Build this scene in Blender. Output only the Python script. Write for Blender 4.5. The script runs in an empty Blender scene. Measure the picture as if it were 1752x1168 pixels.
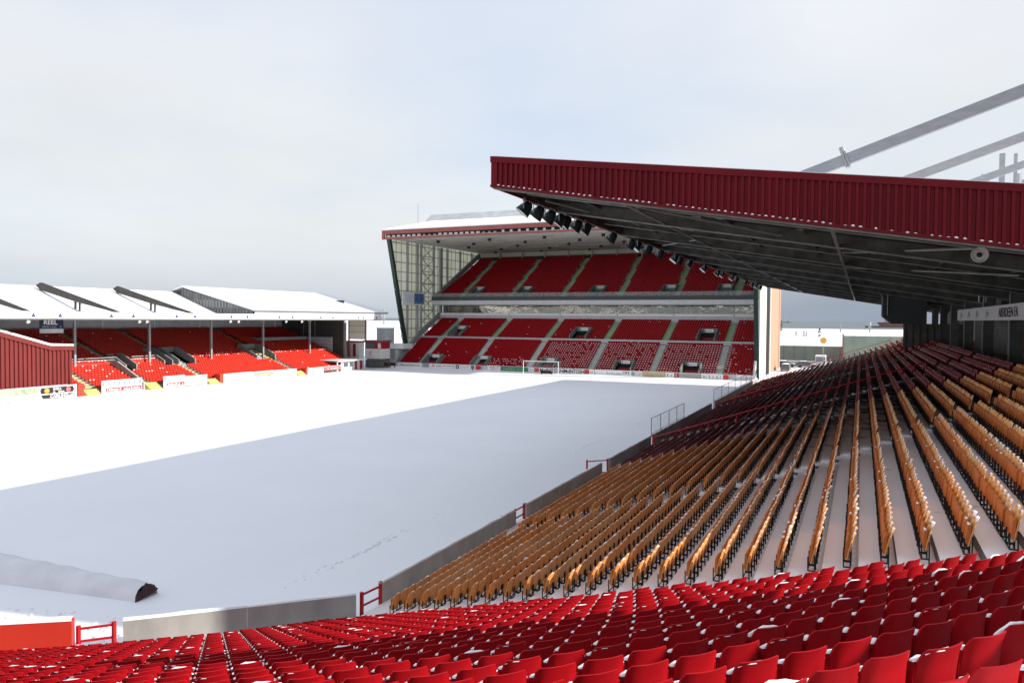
import bpy, bmesh, math, random
import numpy as np
from mathutils import Vector, Matrix
random.seed(7); RNG = np.random.default_rng(7)
SC = bpy.context.scene
COL = SC.collection
R = math.radians

# ------------------------------------------------------------------ camera
HC = 10.5
F_PX, YAW, PITCH, ROLL = 1289.4, 0.43394, -0.030089, 0.0079834
def cam_axes():
    cy, sy = math.cos(YAW), math.sin(YAW)
    r = np.array([cy, sy, 0.0]); d = np.array([-sy, cy, 0.0]); u = np.array([0, 0, 1.0])
    d2 = d*math.cos(PITCH) + u*math.sin(PITCH); u2 = u*math.cos(PITCH) - d*math.sin(PITCH)
    r3 = r*math.cos(ROLL) + u2*math.sin(ROLL); u3 = u2*math.cos(ROLL) - r*math.sin(ROLL)
    return r3, u3, d2
CR, CU, CD = cam_axes()
cd = bpy.data.cameras.new("camera"); cam = bpy.data.objects.new("camera", cd); COL.objects.link(cam)
cd.sensor_width = 36.0; cd.lens = 36.0*F_PX/1752.0; cd.clip_start = 0.1; cd.clip_end = 60000
m = Matrix.Identity(4)
for i in range(3):
    m[i][0], m[i][1], m[i][2] = CR[i], CU[i], -CD[i]
m[0][3], m[1][3], m[2][3] = 0, 0, HC
cam.matrix_world = m
SC.camera = cam
def to_px(P):
    """where points land in the 1752 x 1168 photograph (only used to rank and name seats)"""
    Q = np.asarray(P, float) - np.array([0, 0, HC])
    x, y, z = Q@CR, Q@CU, Q@CD
    return 876 + F_PX*x/z, 584 - F_PX*y/z, z

# ------------------------------------------------------------------ sun, sky, exposure
SUN_DIR = Vector((1.88, 0.36, 1.0)).normalized()
SUN_EL = math.asin(SUN_DIR.z)
SUN_ROT = math.atan2(SUN_DIR.x, SUN_DIR.y)
sd = bpy.data.lights.new("sun", 'SUN'); so = bpy.data.objects.new("sun", sd); COL.objects.link(so)
sd.energy = 5.0; sd.angle = R(0.53); sd.color = (1.0, 0.95, 0.87)
so.rotation_euler = SUN_DIR.to_track_quat('Z', 'Y').to_euler()
W = bpy.data.worlds.new("World"); SC.world = W; W.use_nodes = True
nt = W.node_tree; nt.nodes.clear()
def N(t, **k):
    n = nt.nodes.new(t)
    for a, b in k.items(): setattr(n, a, b)
    return n
def world():
    L = nt.links.new
    out = N('ShaderNodeOutputWorld'); bg = N('ShaderNodeBackground'); bg.inputs[1].default_value = 0.082
    L(bg.outputs[0], out.inputs[0])
    sky = N('ShaderNodeTexSky'); sky.sky_type = 'NISHITA'; sky.sun_disc = False
    sky.sun_elevation = SUN_EL; sky.sun_rotation = SUN_ROT; sky.altitude = 20; sky.dust_density = 1.5
    tc = N('ShaderNodeTexCoord'); sep = N('ShaderNodeSeparateXYZ'); L(tc.outputs['Generated'], sep.inputs[0])
    # cloud deck seen in perspective: divide the direction by its height
    zc = N('ShaderNodeMath', operation='MAXIMUM'); L(sep.outputs[2], zc.inputs[0]); zc.inputs[1].default_value = 0.0
    za = N('ShaderNodeMath', operation='ADD'); L(zc.outputs[0], za.inputs[0]); za.inputs[1].default_value = 0.22
    dv = N('ShaderNodeVectorMath', operation='DIVIDE'); L(tc.outputs['Generated'], dv.inputs[0])
    cb = N('ShaderNodeCombineXYZ')
    for i in range(3): L(za.outputs[0], cb.inputs[i])
    L(cb.outputs[0], dv.inputs[1])
    n1 = N('ShaderNodeTexNoise'); n1.inputs['Scale'].default_value = 1.05; n1.inputs['Detail'].default_value = 7; n1.inputs['Roughness'].default_value = .52
    n1.inputs['Distortion'].default_value = .35
    L(dv.outputs[0], n1.inputs['Vector'])
    n2 = N('ShaderNodeTexNoise'); n2.inputs['Scale'].default_value = .55; n2.inputs['Detail'].default_value = 5
    off = N('ShaderNodeVectorMath', operation='ADD'); off.inputs[1].default_value = (13.0, 2.0, 2.0)
    L(dv.outputs[0], off.inputs[0]); L(off.outputs[0], n2.inputs['Vector'])
    # cloud colour by height above the horizon (radiance / 0.1)
    rp = N('ShaderNodeValToRGB'); L(zc.outputs[0], rp.inputs[0])
    el = rp.color_ramp.elements
    el[0].position = 0.0; el[0].color = (5.3, 5.9, 6.5, 1)
    el[1].position = 0.55; el[1].color = (8.1, 8.3, 9.1, 1)
    for p, c in ((.03, (6.5, 7.0, 7.6)), (.075, (7.9, 8.3, 8.6)), (.14, (8.3, 8.65, 8.85)), (.30, (8.3, 8.6, 9.05))):
        e = rp.color_ramp.elements.new(p); e.color = (*c, 1)
    # light and dark in the deck
    r1 = N('ShaderNodeMapRange'); L(n1.outputs[0], r1.inputs[0])
    r1.inputs[1].default_value = .3; r1.inputs[2].default_value = .7; r1.inputs[3].default_value = .95; r1.inputs[4].default_value = 1.045
    mul = N('ShaderNodeVectorMath', operation='SCALE'); L(rp.outputs[0], mul.inputs[0]); L(r1.outputs[0], mul.inputs['Scale'])
    # thin places where the blue comes through
    r2 = N('ShaderNodeMapRange'); L(n2.outputs[0], r2.inputs[0])
    r2.inputs[1].default_value = .44; r2.inputs[2].default_value = .66; r2.inputs[3].default_value = 0; r2.inputs[4].default_value = .8
    mx = N('ShaderNodeMix', data_type='RGBA'); L(r2.outputs[0], mx.inputs[0]); L(mul.outputs[0], mx.inputs[6])
    hz = N('ShaderNodeVectorMath', operation='SCALE'); L(sky.outputs[0], hz.inputs[0]); hz.inputs['Scale'].default_value = .3
    ad = N('ShaderNodeVectorMath', operation='ADD'); L(hz.outputs[0], ad.inputs[0]); ad.inputs[1].default_value = (5.6, 6.5, 7.9)
    L(ad.outputs[0], mx.inputs[7])
    # a darker bank of cloud low over the sea to the east (+y, +x), fading out upwards
    bk = N('ShaderNodeMapRange', interpolation_type='SMOOTHSTEP'); L(sep.outputs[0], bk.inputs[0])
    bk.inputs[1].default_value = -.62; bk.inputs[2].default_value = .12; bk.inputs[3].default_value = 0; bk.inputs[4].default_value = 1
    bz = N('ShaderNodeMapRange', interpolation_type='SMOOTHSTEP'); L(zc.outputs[0], bz.inputs[0])
    bz.inputs[1].default_value = .02; bz.inputs[2].default_value = .16; bz.inputs[3].default_value = .52; bz.inputs[4].default_value = 0
    bm = N('ShaderNodeMath', operation='MULTIPLY'); L(bk.outputs[0], bm.inputs[0]); L(bz.outputs[0], bm.inputs[1])
    m2 = N('ShaderNodeMix', data_type='RGBA'); L(bm.outputs[0], m2.inputs[0]); L(mx.outputs[2], m2.inputs[6]); m2.inputs[7].default_value = (.6, 1.0, 1.9, 1)
    L(m2.outputs[2], bg.inputs[0])
world()
SC.view_settings.view_transform = 'Standard'; SC.view_settings.look = 'None'
SC.view_settings.exposure = 0.29; SC.view_settings.gamma = 1.0
try: SC.view_settings.use_curve_mapping = False
except Exception: pass
SC.render.engine = 'CYCLES'
SC.cycles.max_bounces = 6; SC.cycles.diffuse_bounces = 3; SC.cycles.glossy_bounces = 2
SC.cycles.transmission_bounces = 4; SC.cycles.transparent_max_bounces = 8
SC.cycles.use_denoising = True

# ------------------------------------------------------------------ materials
def mat(name, col, rough=.6, metal=0.0, col2=None, nscale=3.0, nlo=.35, nhi=.65, bump=0.0, bscale=20.0, isl=0.0, spec=.4, detail=5, stretch=None):
    M = bpy.data.materials.new(name); M.use_nodes = True
    t = M.node_tree; b = t.nodes['Principled BSDF']; L = t.links.new
    b.inputs['Base Color'].default_value = (*col, 1); b.inputs['Roughness'].default_value = rough
    b.inputs['Metallic'].default_value = metal; b.inputs['Specular IOR Level'].default_value = spec
    g = t.nodes.new('ShaderNodeNewGeometry')
    vec = g.outputs['Position']
    if stretch:
        vm = t.nodes.new('ShaderNodeVectorMath'); vm.operation = 'MULTIPLY'; vm.inputs[1].default_value = stretch
        L(vec, vm.inputs[0]); vec = vm.outputs[0]
    src = None
    if col2 is not None:
        n = t.nodes.new('ShaderNodeTexNoise'); n.inputs['Scale'].default_value = nscale; n.inputs['Detail'].default_value = detail
        L(vec, n.inputs['Vector'])
        mr = t.nodes.new('ShaderNodeMapRange'); mr.inputs[1].default_value = nlo; mr.inputs[2].default_value = nhi
        L(n.outputs[0], mr.inputs[0])
        mx = t.nodes.new('ShaderNodeMix'); mx.data_type = 'RGBA'
        mx.inputs[6].default_value = (*col, 1); mx.inputs[7].default_value = (*col2, 1)
        L(mr.outputs[0], mx.inputs[0]); src = mx.outputs[2]
    if isl:
        mr = t.nodes.new('ShaderNodeMapRange'); mr.inputs[3].default_value = 1-isl; mr.inputs[4].default_value = 1+isl
        oi = t.nodes.new('ShaderNodeObjectInfo'); ad = t.nodes.new('ShaderNodeMath'); ad.operation = 'ADD'
        fr = t.nodes.new('ShaderNodeMath'); fr.operation = 'FRACT'
        L(g.outputs['Random Per Island'], ad.inputs[0]); L(oi.outputs['Random'], ad.inputs[1]); L(ad.outputs[0], fr.inputs[0]); L(fr.outputs[0], mr.inputs[0])
        sc = t.nodes.new('ShaderNodeVectorMath'); sc.operation = 'SCALE'
        if src is None: sc.inputs[0].default_value = col
        else: L(src, sc.inputs[0])
        L(mr.outputs[0], sc.inputs['Scale']); src = sc.outputs[0]
    if src is not None: L(src, b.inputs['Base Color'])
    if bump:
        n = t.nodes.new('ShaderNodeTexNoise'); n.inputs['Scale'].default_value = bscale; n.inputs['Detail'].default_value = 6
        L(vec, n.inputs['Vector'])
        bp = t.nodes.new('ShaderNodeBump'); bp.inputs['Strength'].default_value = 1.0; bp.inputs['Distance'].default_value = bump
        L(n.outputs[0], bp.inputs['Height']); L(bp.outputs[0], b.inputs['Normal'])
    return M
def mat_tread():
    """snow lying on concrete treads, thick by the pitch end and patchy further along the stand"""
    M = mat('snowy concrete tread', (.80, .80, .83), .8, bump=.012, bscale=6)
    t = M.node_tree; b = t.nodes['Principled BSDF']; L = t.links.new
    g = t.nodes.new('ShaderNodeNewGeometry'); s = t.nodes.new('ShaderNodeSeparateXYZ'); L(g.outputs['Position'], s.inputs[0])
    n = t.nodes.new('ShaderNodeTexNoise'); n.inputs['Scale'].default_value = .9; n.inputs['Detail'].default_value = 6; n.inputs['Roughness'].default_value = .65
    L(g.outputs['Position'], n.inputs['Vector'])
    mr = t.nodes.new('ShaderNodeMapRange'); L(s.outputs[1], mr.inputs[0])
    mr.inputs[1].default_value = 26; mr.inputs[2].default_value = 58; mr.inputs[3].default_value = .40; mr.inputs[4].default_value = -.02
    mx_ = t.nodes.new('ShaderNodeMapRange'); L(s.outputs[0], mx_.inputs[0])
    mx_.inputs[1].default_value = -15; mx_.inputs[2].default_value = 6; mx_.inputs[3].default_value = .08; mx_.inputs[4].default_value = -.12
    a = t.nodes.new('ShaderNodeMath'); L(n.outputs[0], a.inputs[0]); L(mr.outputs[0], a.inputs[1])
    a2 = t.nodes.new('ShaderNodeMath'); L(a.outputs[0], a2.inputs[0]); L(mx_.outputs[0], a2.inputs[1])
    st = t.nodes.new('ShaderNodeMapRange'); L(a2.outputs[0], st.inputs[0]); st.inputs[1].default_value = .48; st.inputs[2].default_value = .66
    mx = t.nodes.new('ShaderNodeMix'); mx.data_type = 'RGBA'; L(st.outputs[0], mx.inputs[0])
    mx.inputs[6].default_value = (.075, .075, .07, 1); mx.inputs[7].default_value = (.84, .79, .78, 1)
    L(mx.outputs[2], b.inputs['Base Color'])
    return M
M = {}
M['snow'] = mat('snow', (.86, .875, .90), .75, col2=(.83, .85, .885), nscale=.12, bump=.02, bscale=2.2, spec=.3)
M['snow_lump'] = mat('snow lump', (.88, .89, .91), .7, bump=.006, bscale=40, spec=.3)
M['snow_sheet'] = mat('snow sheet on a roof', (.86, .87, .89), .7, bump=.015, bscale=1.2, spec=.3)
M['snow_cover'] = mat('snow over plastic sheet', (.74, .75, .78), .5, col2=(.64, .66, .69), nscale=.8, bump=.03, bscale=3)
M['tread'] = mat_tread()
M['tread_red'] = mat('concrete tread with thin snow', (.30, .29, .28), .85, col2=(.8, .8, .82), nscale=1.4, nlo=.40, nhi=.6)
M['tread_far'] = mat('grey concrete tread', (.25, .25, .24), .85, col2=(.36, .36, .35), nscale=.8)
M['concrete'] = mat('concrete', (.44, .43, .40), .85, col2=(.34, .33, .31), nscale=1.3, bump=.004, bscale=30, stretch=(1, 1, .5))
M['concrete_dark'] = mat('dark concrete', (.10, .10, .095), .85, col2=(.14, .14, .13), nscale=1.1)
M['grey_paint'] = mat('grey painted wall', (.30, .31, .31), .6, col2=(.25, .26, .26), nscale=1.0)
M['light_grey'] = mat('pale grey cladding', (.56, .58, .60), .5, col2=(.48, .50, .52), nscale=.9)
M['white'] = mat('white painted panel', (.78, .78, .77), .5, col2=(.68, .68, .67), nscale=1.5)
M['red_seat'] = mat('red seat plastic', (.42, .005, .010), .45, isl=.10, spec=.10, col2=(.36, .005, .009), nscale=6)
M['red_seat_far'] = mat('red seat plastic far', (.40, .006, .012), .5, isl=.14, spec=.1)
M['red_pan_far'] = mat('red seat pan far', (.26, .004, .008), .5, isl=.14, spec=.1)  # darker pan puts the folded seats' self-shadowing into the colour
M['sunlit_seat'] = mat('sun brightened orange red seat plastic', (.66, .040, .022), .5, isl=.12, spec=.25)  # seat and pan: orange red hue, brightened in the colour to stand in for sun
M['sunlit_pan'] = mat('sun brightened orange red seat pan', (.52, .028, .016), .5, isl=.12, spec=.25)
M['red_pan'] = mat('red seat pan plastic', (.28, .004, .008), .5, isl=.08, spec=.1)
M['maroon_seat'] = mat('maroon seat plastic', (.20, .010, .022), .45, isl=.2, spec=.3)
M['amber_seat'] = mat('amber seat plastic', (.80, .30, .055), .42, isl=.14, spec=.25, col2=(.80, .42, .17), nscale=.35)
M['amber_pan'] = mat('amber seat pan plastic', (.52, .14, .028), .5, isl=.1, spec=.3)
M['black_metal'] = mat('black painted steel', (.014, .014, .015), .5, spec=.3)
M['dark_steel'] = mat('dark roof steel', (.115, .115, .10), .6, col2=(.06, .062, .055), nscale=1.5, spec=.25)
M['roof_deck'] = mat('dark roof lining', (.046, .050, .045), .75, col2=(.030, .033, .030), nscale=.25, nlo=.4, nhi=.6, spec=.15)
M['flange'] = mat('snow lit pale grey steel', (.34, .34, .31), .6, col2=(.22, .22, .2), nscale=1.5)  # pale tone paints in the bounce light flanges catch from the snow
M['vom_grey'] = mat('grey green vomitory concrete', (.20, .225, .205), .8, col2=(.16, .18, .165), nscale=1.2)  # own grey green tone of the vomitory walls and headers
M['girder'] = mat('weathered brown grey girder', (.085, .072, .066), .7, col2=(.055, .048, .045), nscale=1.0)
M['emblem_blue'] = mat('blue print', (.05, .07, .15), .5)
M['tube_grey'] = mat('grey steel tube', (.30, .30, .27), .5, col2=(.22, .22, .2), nscale=2)
M['galv'] = mat('galvanised steel', (.42, .43, .44), .45, metal=.3, col2=(.33, .34, .35), nscale=3)
M['tie_grey'] = mat('grey painted steel tie', (.38, .38, .40), .5, col2=(.32, .32, .34), nscale=2, stretch=(1, 1, 3))
M['red_clad'] = mat('dark red cladding', (.15, .004, .010), .5, col2=(.12, .004, .009), nscale=.8, spec=.15, stretch=(1, 1, .3))
M['red_wall'] = mat('bright red painted wall', (.66, .045, .024), .55, col2=(.62, .04, .022), nscale=1.2)
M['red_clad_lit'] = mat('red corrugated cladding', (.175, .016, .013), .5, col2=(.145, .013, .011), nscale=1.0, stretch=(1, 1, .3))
M['red_rail'] = mat('red painted rail', (.46, .010, .016), .45, spec=.4)
M['red_door'] = mat('red painted door', (.33, .012, .016), .5)
M['red_fascia'] = mat('faded red fascia', (.30, .085, .075), .55, col2=(.25, .07, .062), nscale=.7)
M['soffit'] = mat('pale soffit', (.55, .53, .48), .7, col2=(.48, .46, .42), nscale=.5)
M['green_steel'] = mat('dark green steel', (.012, .035, .03), .5)
M['aisle_green'] = mat('green painted aisle', (.36, .58, .28), .8, col2=(.46, .60, .38), nscale=1.2)
M['aisle_yellow'] = mat('yellow painted steps', (.80, .68, .16), .8, col2=(.75, .66, .28), nscale=2)
M['step_dark'] = mat('green step riser', (.30, .46, .23), .9, col2=(.22, .34, .18), nscale=1.5)
M['step_olive'] = mat('olive step riser', (.16, .15, .06), .9)
M['step_pale'] = mat('pale step riser', (.50, .55, .49), .9, col2=(.40, .45, .40), nscale=1.5)
M['aisle_pale'] = mat('pale green aisle steps', (.56, .62, .55), .8, col2=(.66, .68, .64), nscale=1.5)
M['brick'] = mat('orange brickwork', (.47, .27, .185), .85, col2=(.40, .225, .15), nscale=2.5, detail=8)
M['cream'] = mat('cream cladding', (.70, .64, .52), .6)
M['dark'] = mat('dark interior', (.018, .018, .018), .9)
M['rail_grey'] = mat('grey rail', (.13, .135, .14), .5, metal=.2)
M['band_white'] = mat('white fascia band', (.60, .61, .63), .5, col2=(.54, .55, .57), nscale=1.2)
M['green_board'] = mat('green board', (.02, .20, .11), .5)
M['gold_board'] = mat('tan board', (.55, .44, .22), .5)
M['silver_board'] = mat('grey board', (.34, .34, .32), .5)
M['red_board'] = mat('red board', (.55, .03, .03), .5)
M['pink_board'] = mat('pale red board', (.62, .15, .15), .5)
M['blue_board'] = mat('pale blue board', (.20, .30, .52), .5)
M['pale_blue'] = mat('pale blue print', (.42, .52, .66), .6)
M['black_board'] = mat('black board', (.02, .018, .022), .5)
M['navy'] = mat('navy board', (.010, .016, .045), .5)
M['print_black'] = mat('black print', (.02, .02, .02), .6)
M['print_grey'] = mat('grey print', (.30, .31, .33), .6)
M['print_white'] = mat('white print', (.8, .8, .8), .6)
M['print_red'] = mat('red print', (.52, .03, .03), .6)
M['orange_print'] = mat('orange emblem', (.80, .25, .03), .5)
M['yellow_print'] = mat('yellow emblem', (.80, .55, .05), .5)
M['olive_print'] = mat('green picture print', (.20, .32, .16), .6, col2=(.5, .52, .36), nscale=2.2)
M['picture'] = mat('blue picture print', (.03, .06, .16), .5, col2=(.12, .25, .5), nscale=1.6)
M['brown'] = mat('dark brown board', (.055, .018, .02), .7)
M['fence_green'] = mat('green fence', (.25, .31, .26), .8, col2=(.21, .26, .22), nscale=.4)
M['car_paint'] = mat('grey car paint', (.10, .12, .13), .3)
M['car_glass'] = mat('car glass', (.05, .07, .08), .1, spec=.6)
M['tyre'] = mat('tyre rubber', (.015, .015, .015), .8)
M['sign_yellow'] = mat('yellow sign', (.72, .48, .06), .5)
M['leaf'] = mat('dark conifer needles', (.035, .05, .03), .9)
M['bark'] = mat('bark', (.06, .045, .03), .9)
M['rust'] = mat('rust red pier', (.22, .10, .09), .9, col2=(.28, .18, .16), nscale=.05)
M['ship_white'] = mat('white ship paint', (.75, .75, .75), .5)
M['lamp_green'] = mat('dark lamp housing', (.012, .022, .020), .45)
M['lamp_glass'] = mat('lamp glass', (.5, .5, .48), .15, spec=.6)
M['horn'] = mat('grey horn', (.50, .48, .44), .5)
M['glass_box'] = mat('tinted glass', (.34, .32, .27), .06, metal=.8, bump=.30, bscale=.12)
M['glass_blue'] = mat('blue window glass', (.16, .19, .23), .08, metal=.4)
def mat_panel():
    Mt = bpy.data.materials.new('translucent sheeting'); Mt.use_nodes = True; t = Mt.node_tree
    b = t.nodes['Principled BSDF']; o = t.nodes['Material Output']
    b.inputs['Base Color'].default_value = (.66, .65, .55, 1); b.inputs['Roughness'].default_value = .5
    tr = t.nodes.new('ShaderNodeBsdfTranslucent'); mx = t.nodes.new('ShaderNodeMixShader'); mx.inputs[0].default_value = .62
    g = t.nodes.new('ShaderNodeNewGeometry'); oi = t.nodes.new('ShaderNodeObjectInfo'); n = t.nodes.new('ShaderNodeTexNoise'); n.inputs['Scale'].default_value = .35
    t.links.new(g.outputs['Position'], n.inputs['Vector'])
    ad = t.nodes.new('ShaderNodeMath'); t.links.new(n.outputs[0], ad.inputs[0])
    sc = t.nodes.new('ShaderNodeMath'); sc.operation = 'MULTIPLY'; sc.inputs[1].default_value = .6; t.links.new(oi.outputs['Random'], sc.inputs[0]); t.links.new(sc.outputs[0], ad.inputs[1])
    rp = t.nodes.new('ShaderNodeMapRange'); rp.inputs[1].default_value = .3; rp.inputs[2].default_value = 1.2
    t.links.new(ad.outputs[0], rp.inputs[0])
    mc = t.nodes.new('ShaderNodeMix'); mc.data_type = 'RGBA'; mc.inputs[6].default_value = (.84, .83, .68, 1); mc.inputs[7].default_value = (.90, .90, .82, 1)
    t.links.new(rp.outputs[0], mc.inputs[0]); t.links.new(mc.outputs[2], tr.inputs[0]); t.links.new(mc.outputs[2], b.inputs['Base Color'])
    t.links.new(b.outputs[0], mx.inputs[1]); t.links.new(tr.outputs[0], mx.inputs[2]); t.links.new(mx.outputs[0], o.inputs[0])
    return Mt
M['panel'] = mat_panel()
def mat_glass():
    Mt = bpy.data.materials.new('clear balustrade glass'); Mt.use_nodes = True; t = Mt.node_tree
    o = t.nodes['Material Output']; tr = t.nodes.new('ShaderNodeBsdfTransparent'); tr.inputs[0].default_value = (.86, .9, .9, 1)
    d = t.nodes['Principled BSDF']; d.inputs['Base Color'].default_value = (.55, .58, .6, 1); d.inputs['Roughness'].default_value = .15
    mx = t.nodes.new('ShaderNodeMixShader'); mx.inputs[0].default_value = .22
    t.links.new(tr.outputs[0], mx.inputs[1]); t.links.new(d.outputs[0], mx.inputs[2]); t.links.new(mx.outputs[0], o.inputs[0])
    return Mt
M['clear_glass'] = mat_glass()
def mat_sea():
    Mt = mat('grey green sea', (.055, .085, .085), .35, bump=.25, bscale=.06)
    return Mt
M['sea'] = mat_sea()

# ------------------------------------------------------------------ mesh helpers
class MB:
    def __init__(s): s.v = []; s.f = []; s.m = []
    def add(s, vs, fs, mi=0):
        b = len(s.v); s.v += [tuple(map(float, p)) for p in vs]
        for f in fs: s.f.append([b+i for i in f]); s.m.append(mi)
        return s
    def box(s, x0, x1, y0, y1, z0, z1, mi=0, top=None, skip=()):
        vs = [(x0, y0, z0), (x1, y0, z0), (x1, y1, z0), (x0, y1, z0), (x0, y0, z1), (x1, y0, z1), (x1, y1, z1), (x0, y1, z1)]
        fs = [(0, 3, 2, 1), (4, 5, 6, 7), (0, 1, 5, 4), (1, 2, 6, 5), (2, 3, 7, 6), (3, 0, 4, 7)]
        for k, f in enumerate(fs):
            if k in skip: continue
            s.add(vs, [], 0) if False else None
            b = len(s.v)
            s.v += [vs[i] for i in f]; s.f.append([b, b+1, b+2, b+3]); s.m.append(top if (k == 1 and top is not None) else mi)
        return s
    def quad(s, a, b, c, d, mi=0): return s.add([a, b, c, d], [(0, 1, 2, 3)], mi)
    def prism(s, poly, vec, mi=0):
        n = len(poly); v = Vector(vec)
        a = [Vector(p) for p in poly]; bb = [p+v for p in a]
        s.add(a+bb, [list(range(n-1, -1, -1)), list(range(n, 2*n))]+[(i, (i+1) % n, n+(i+1) % n, n+i) for i in range(n)], mi)
        return s
    def beam(s, p, q, w, h, mi=0, up=(0, 0, 1)):
        p, q = Vector(p), Vector(q); d = (q-p).normalized(); u = Vector(up)
        if abs(d.dot(u)) > .98: u = Vector((1, 0, 0))
        r = d.cross(u).normalized(); u = r.cross(d)
        c = [(-w/2, -h/2), (w/2, -h/2), (w/2, h/2), (-w/2, h/2)]
        vs = [p+r*a+u*b for a, b in c]+[q+r*a+u*b for a, b in c]
        return s.add(vs, [(3, 2, 1, 0), (4, 5, 6, 7), (0, 1, 5, 4), (1, 2, 6, 5), (2, 3, 7, 6), (3, 0, 4, 7)], mi)
    def tube(s, p, q, r0, r1=None, n=8, mi=0):
        r1 = r0 if r1 is None else r1
        p, q = Vector(p), Vector(q); d = (q-p).normalized(); u = Vector((0, 0, 1)) if abs(d.z) < .95 else Vector((1, 0, 0))
        a = d.cross(u).normalized(); b = a.cross(d)
        vs = []
        for c, rr in ((p, r0), (q, r1)):
            for i in range(n):
                t = 2*math.pi*i/n; vs.append(c+a*math.cos(t)*rr+b*math.sin(t)*rr)
        return s.add(vs, [list(range(n)), list(range(2*n-1, n-1, -1))]+[(i, n+i, n+(i+1) % n, (i+1) % n) for i in range(n)], mi)
    def lathe(s, prof, c, axis, n=12, mi=0):
        """prof: list of (radius, distance along axis)"""
        c = Vector(c); d = Vector(axis).normalized(); u = Vector((0, 0, 1)) if abs(d.z) < .95 else Vector((1, 0, 0))
        a = d.cross(u).normalized(); b = a.cross(d); vs = []
        for r, t in prof:
            for i in range(n):
                q = 2*math.pi*i/n; vs.append(c+d*t+a*math.cos(q)*r+b*math.sin(q)*r)
        fs = []
        for k in range(len(prof)-1):
            for i in range(n):
                j = (i+1) % n; fs.append((k*n+i, (k+1)*n+i, (k+1)*n+j, k*n+j))
        fs += [list(range(n)), list(range(len(prof)*n-1, (len(prof)-1)*n-1, -1))]
        return s.add(vs, fs, mi)
    def lump(s, c, rx, ry, rz, mi=0, n=8, k=3, jit=.12, ang=0.0):
        """a low mound: top half of a squashed, uneven ball"""
        vs = [(c[0], c[1], c[2]+rz)]; ca, sa = math.cos(ang), math.sin(ang)
        for a in range(1, k+1):
            ph = math.pi/2*a/k
            for i in range(n):
                t = 2*math.pi*i/n; j = 1+random.uniform(-jit, jit)
                x, y = rx*math.sin(ph)*math.cos(t)*j, ry*math.sin(ph)*math.sin(t)*j
                vs.append((c[0]+x*ca-y*sa, c[1]+x*sa+y*ca, c[2]+rz*math.cos(ph)*j))
        fs = [(0, 1+i, 1+(i+1) % n) for i in range(n)]
        for a in range(k-1):
            for i in range(n):
                j = (i+1) % n; fs.append((1+a*n+i, 1+(a+1)*n+i, 1+(a+1)*n+j, 1+a*n+j))
        return s.add(vs, fs, mi)
    def mesh(s, name, mats, smooth=None):
        me = bpy.data.meshes.new(name); me.from_pydata(s.v, [], s.f)
        for x in mats: me.materials.append(x)
        me.polygons.foreach_set('material_index', s.m)
        if smooth is not None:
            me.polygons.foreach_set('use_smooth', [True]*len(s.f))
            try: me.set_sharp_from_angle(angle=R(smooth))
            except Exception: pass
        me.update(); return me
    def build(s, name, mats, parent=None, smooth=None, **props):
        if not isinstance(mats, (list, tuple)): mats = [mats]
        return link(name, s.mesh(name, mats, smooth), parent, **props)
def link(name, data, parent=None, loc=None, **props):
    o = bpy.data.objects.new(name, data); COL.objects.link(o)
    if loc is not None: o.location = loc
    if parent is not None:
        o.parent = parent; o.matrix_parent_inverse = Matrix.Translation(-Vector(parent.location)) if parent.type == 'EMPTY' and loc is None else Matrix.Identity(4)
    for k, v in props.items(): o[k] = v
    return o
def thing(name, label, cat, loc=(0, 0, 0), group=None):
    o = bpy.data.objects.new(name, None); COL.objects.link(o); o.location = loc; o.empty_display_size = .5
    o['label'] = label; o['category'] = cat
    if group: o['group'] = group
    return o
def tag(o, label, cat, group=None):
    o['label'] = label; o['category'] = cat
    if group: o['group'] = group
    return o
def ordinal(n):
    return f"{n}{'th' if 10 <= n % 100 <= 20 else {1: 'st', 2: 'nd', 3: 'rd'}.get(n % 10, 'th')}"
def text_part(txt, size, origin, xdir, updir, material, parent, name='lettering', ext=.012, sx=1.0, bold=0.0, spacing=1.0):
    """flat raised letters standing on a board: origin is the lower left corner of the text"""
    cu = bpy.data.curves.new('lettering', 'FONT'); cu.body = txt; cu.size = size; cu.extrude = ext; cu.offset = bold; cu.space_character = spacing
    cu.resolution_u = 3
    to = bpy.data.objects.new('lettering', cu); COL.objects.link(to)
    dg = bpy.context.evaluated_depsgraph_get()
    me = bpy.data.meshes.new_from_object(to.evaluated_get(dg))
    bpy.data.objects.remove(to); bpy.data.curves.remove(cu)
    X = Vector(xdir).normalized(); U = Vector(updir).normalized(); Z = X.cross(U)
    mt = Matrix((X*sx, U, Z)).transposed().to_4x4(); mt.translation = Vector(origin)
    me.transform(mt); me.materials.clear(); me.materials.append(material)
    return link(name, me, parent)
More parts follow.
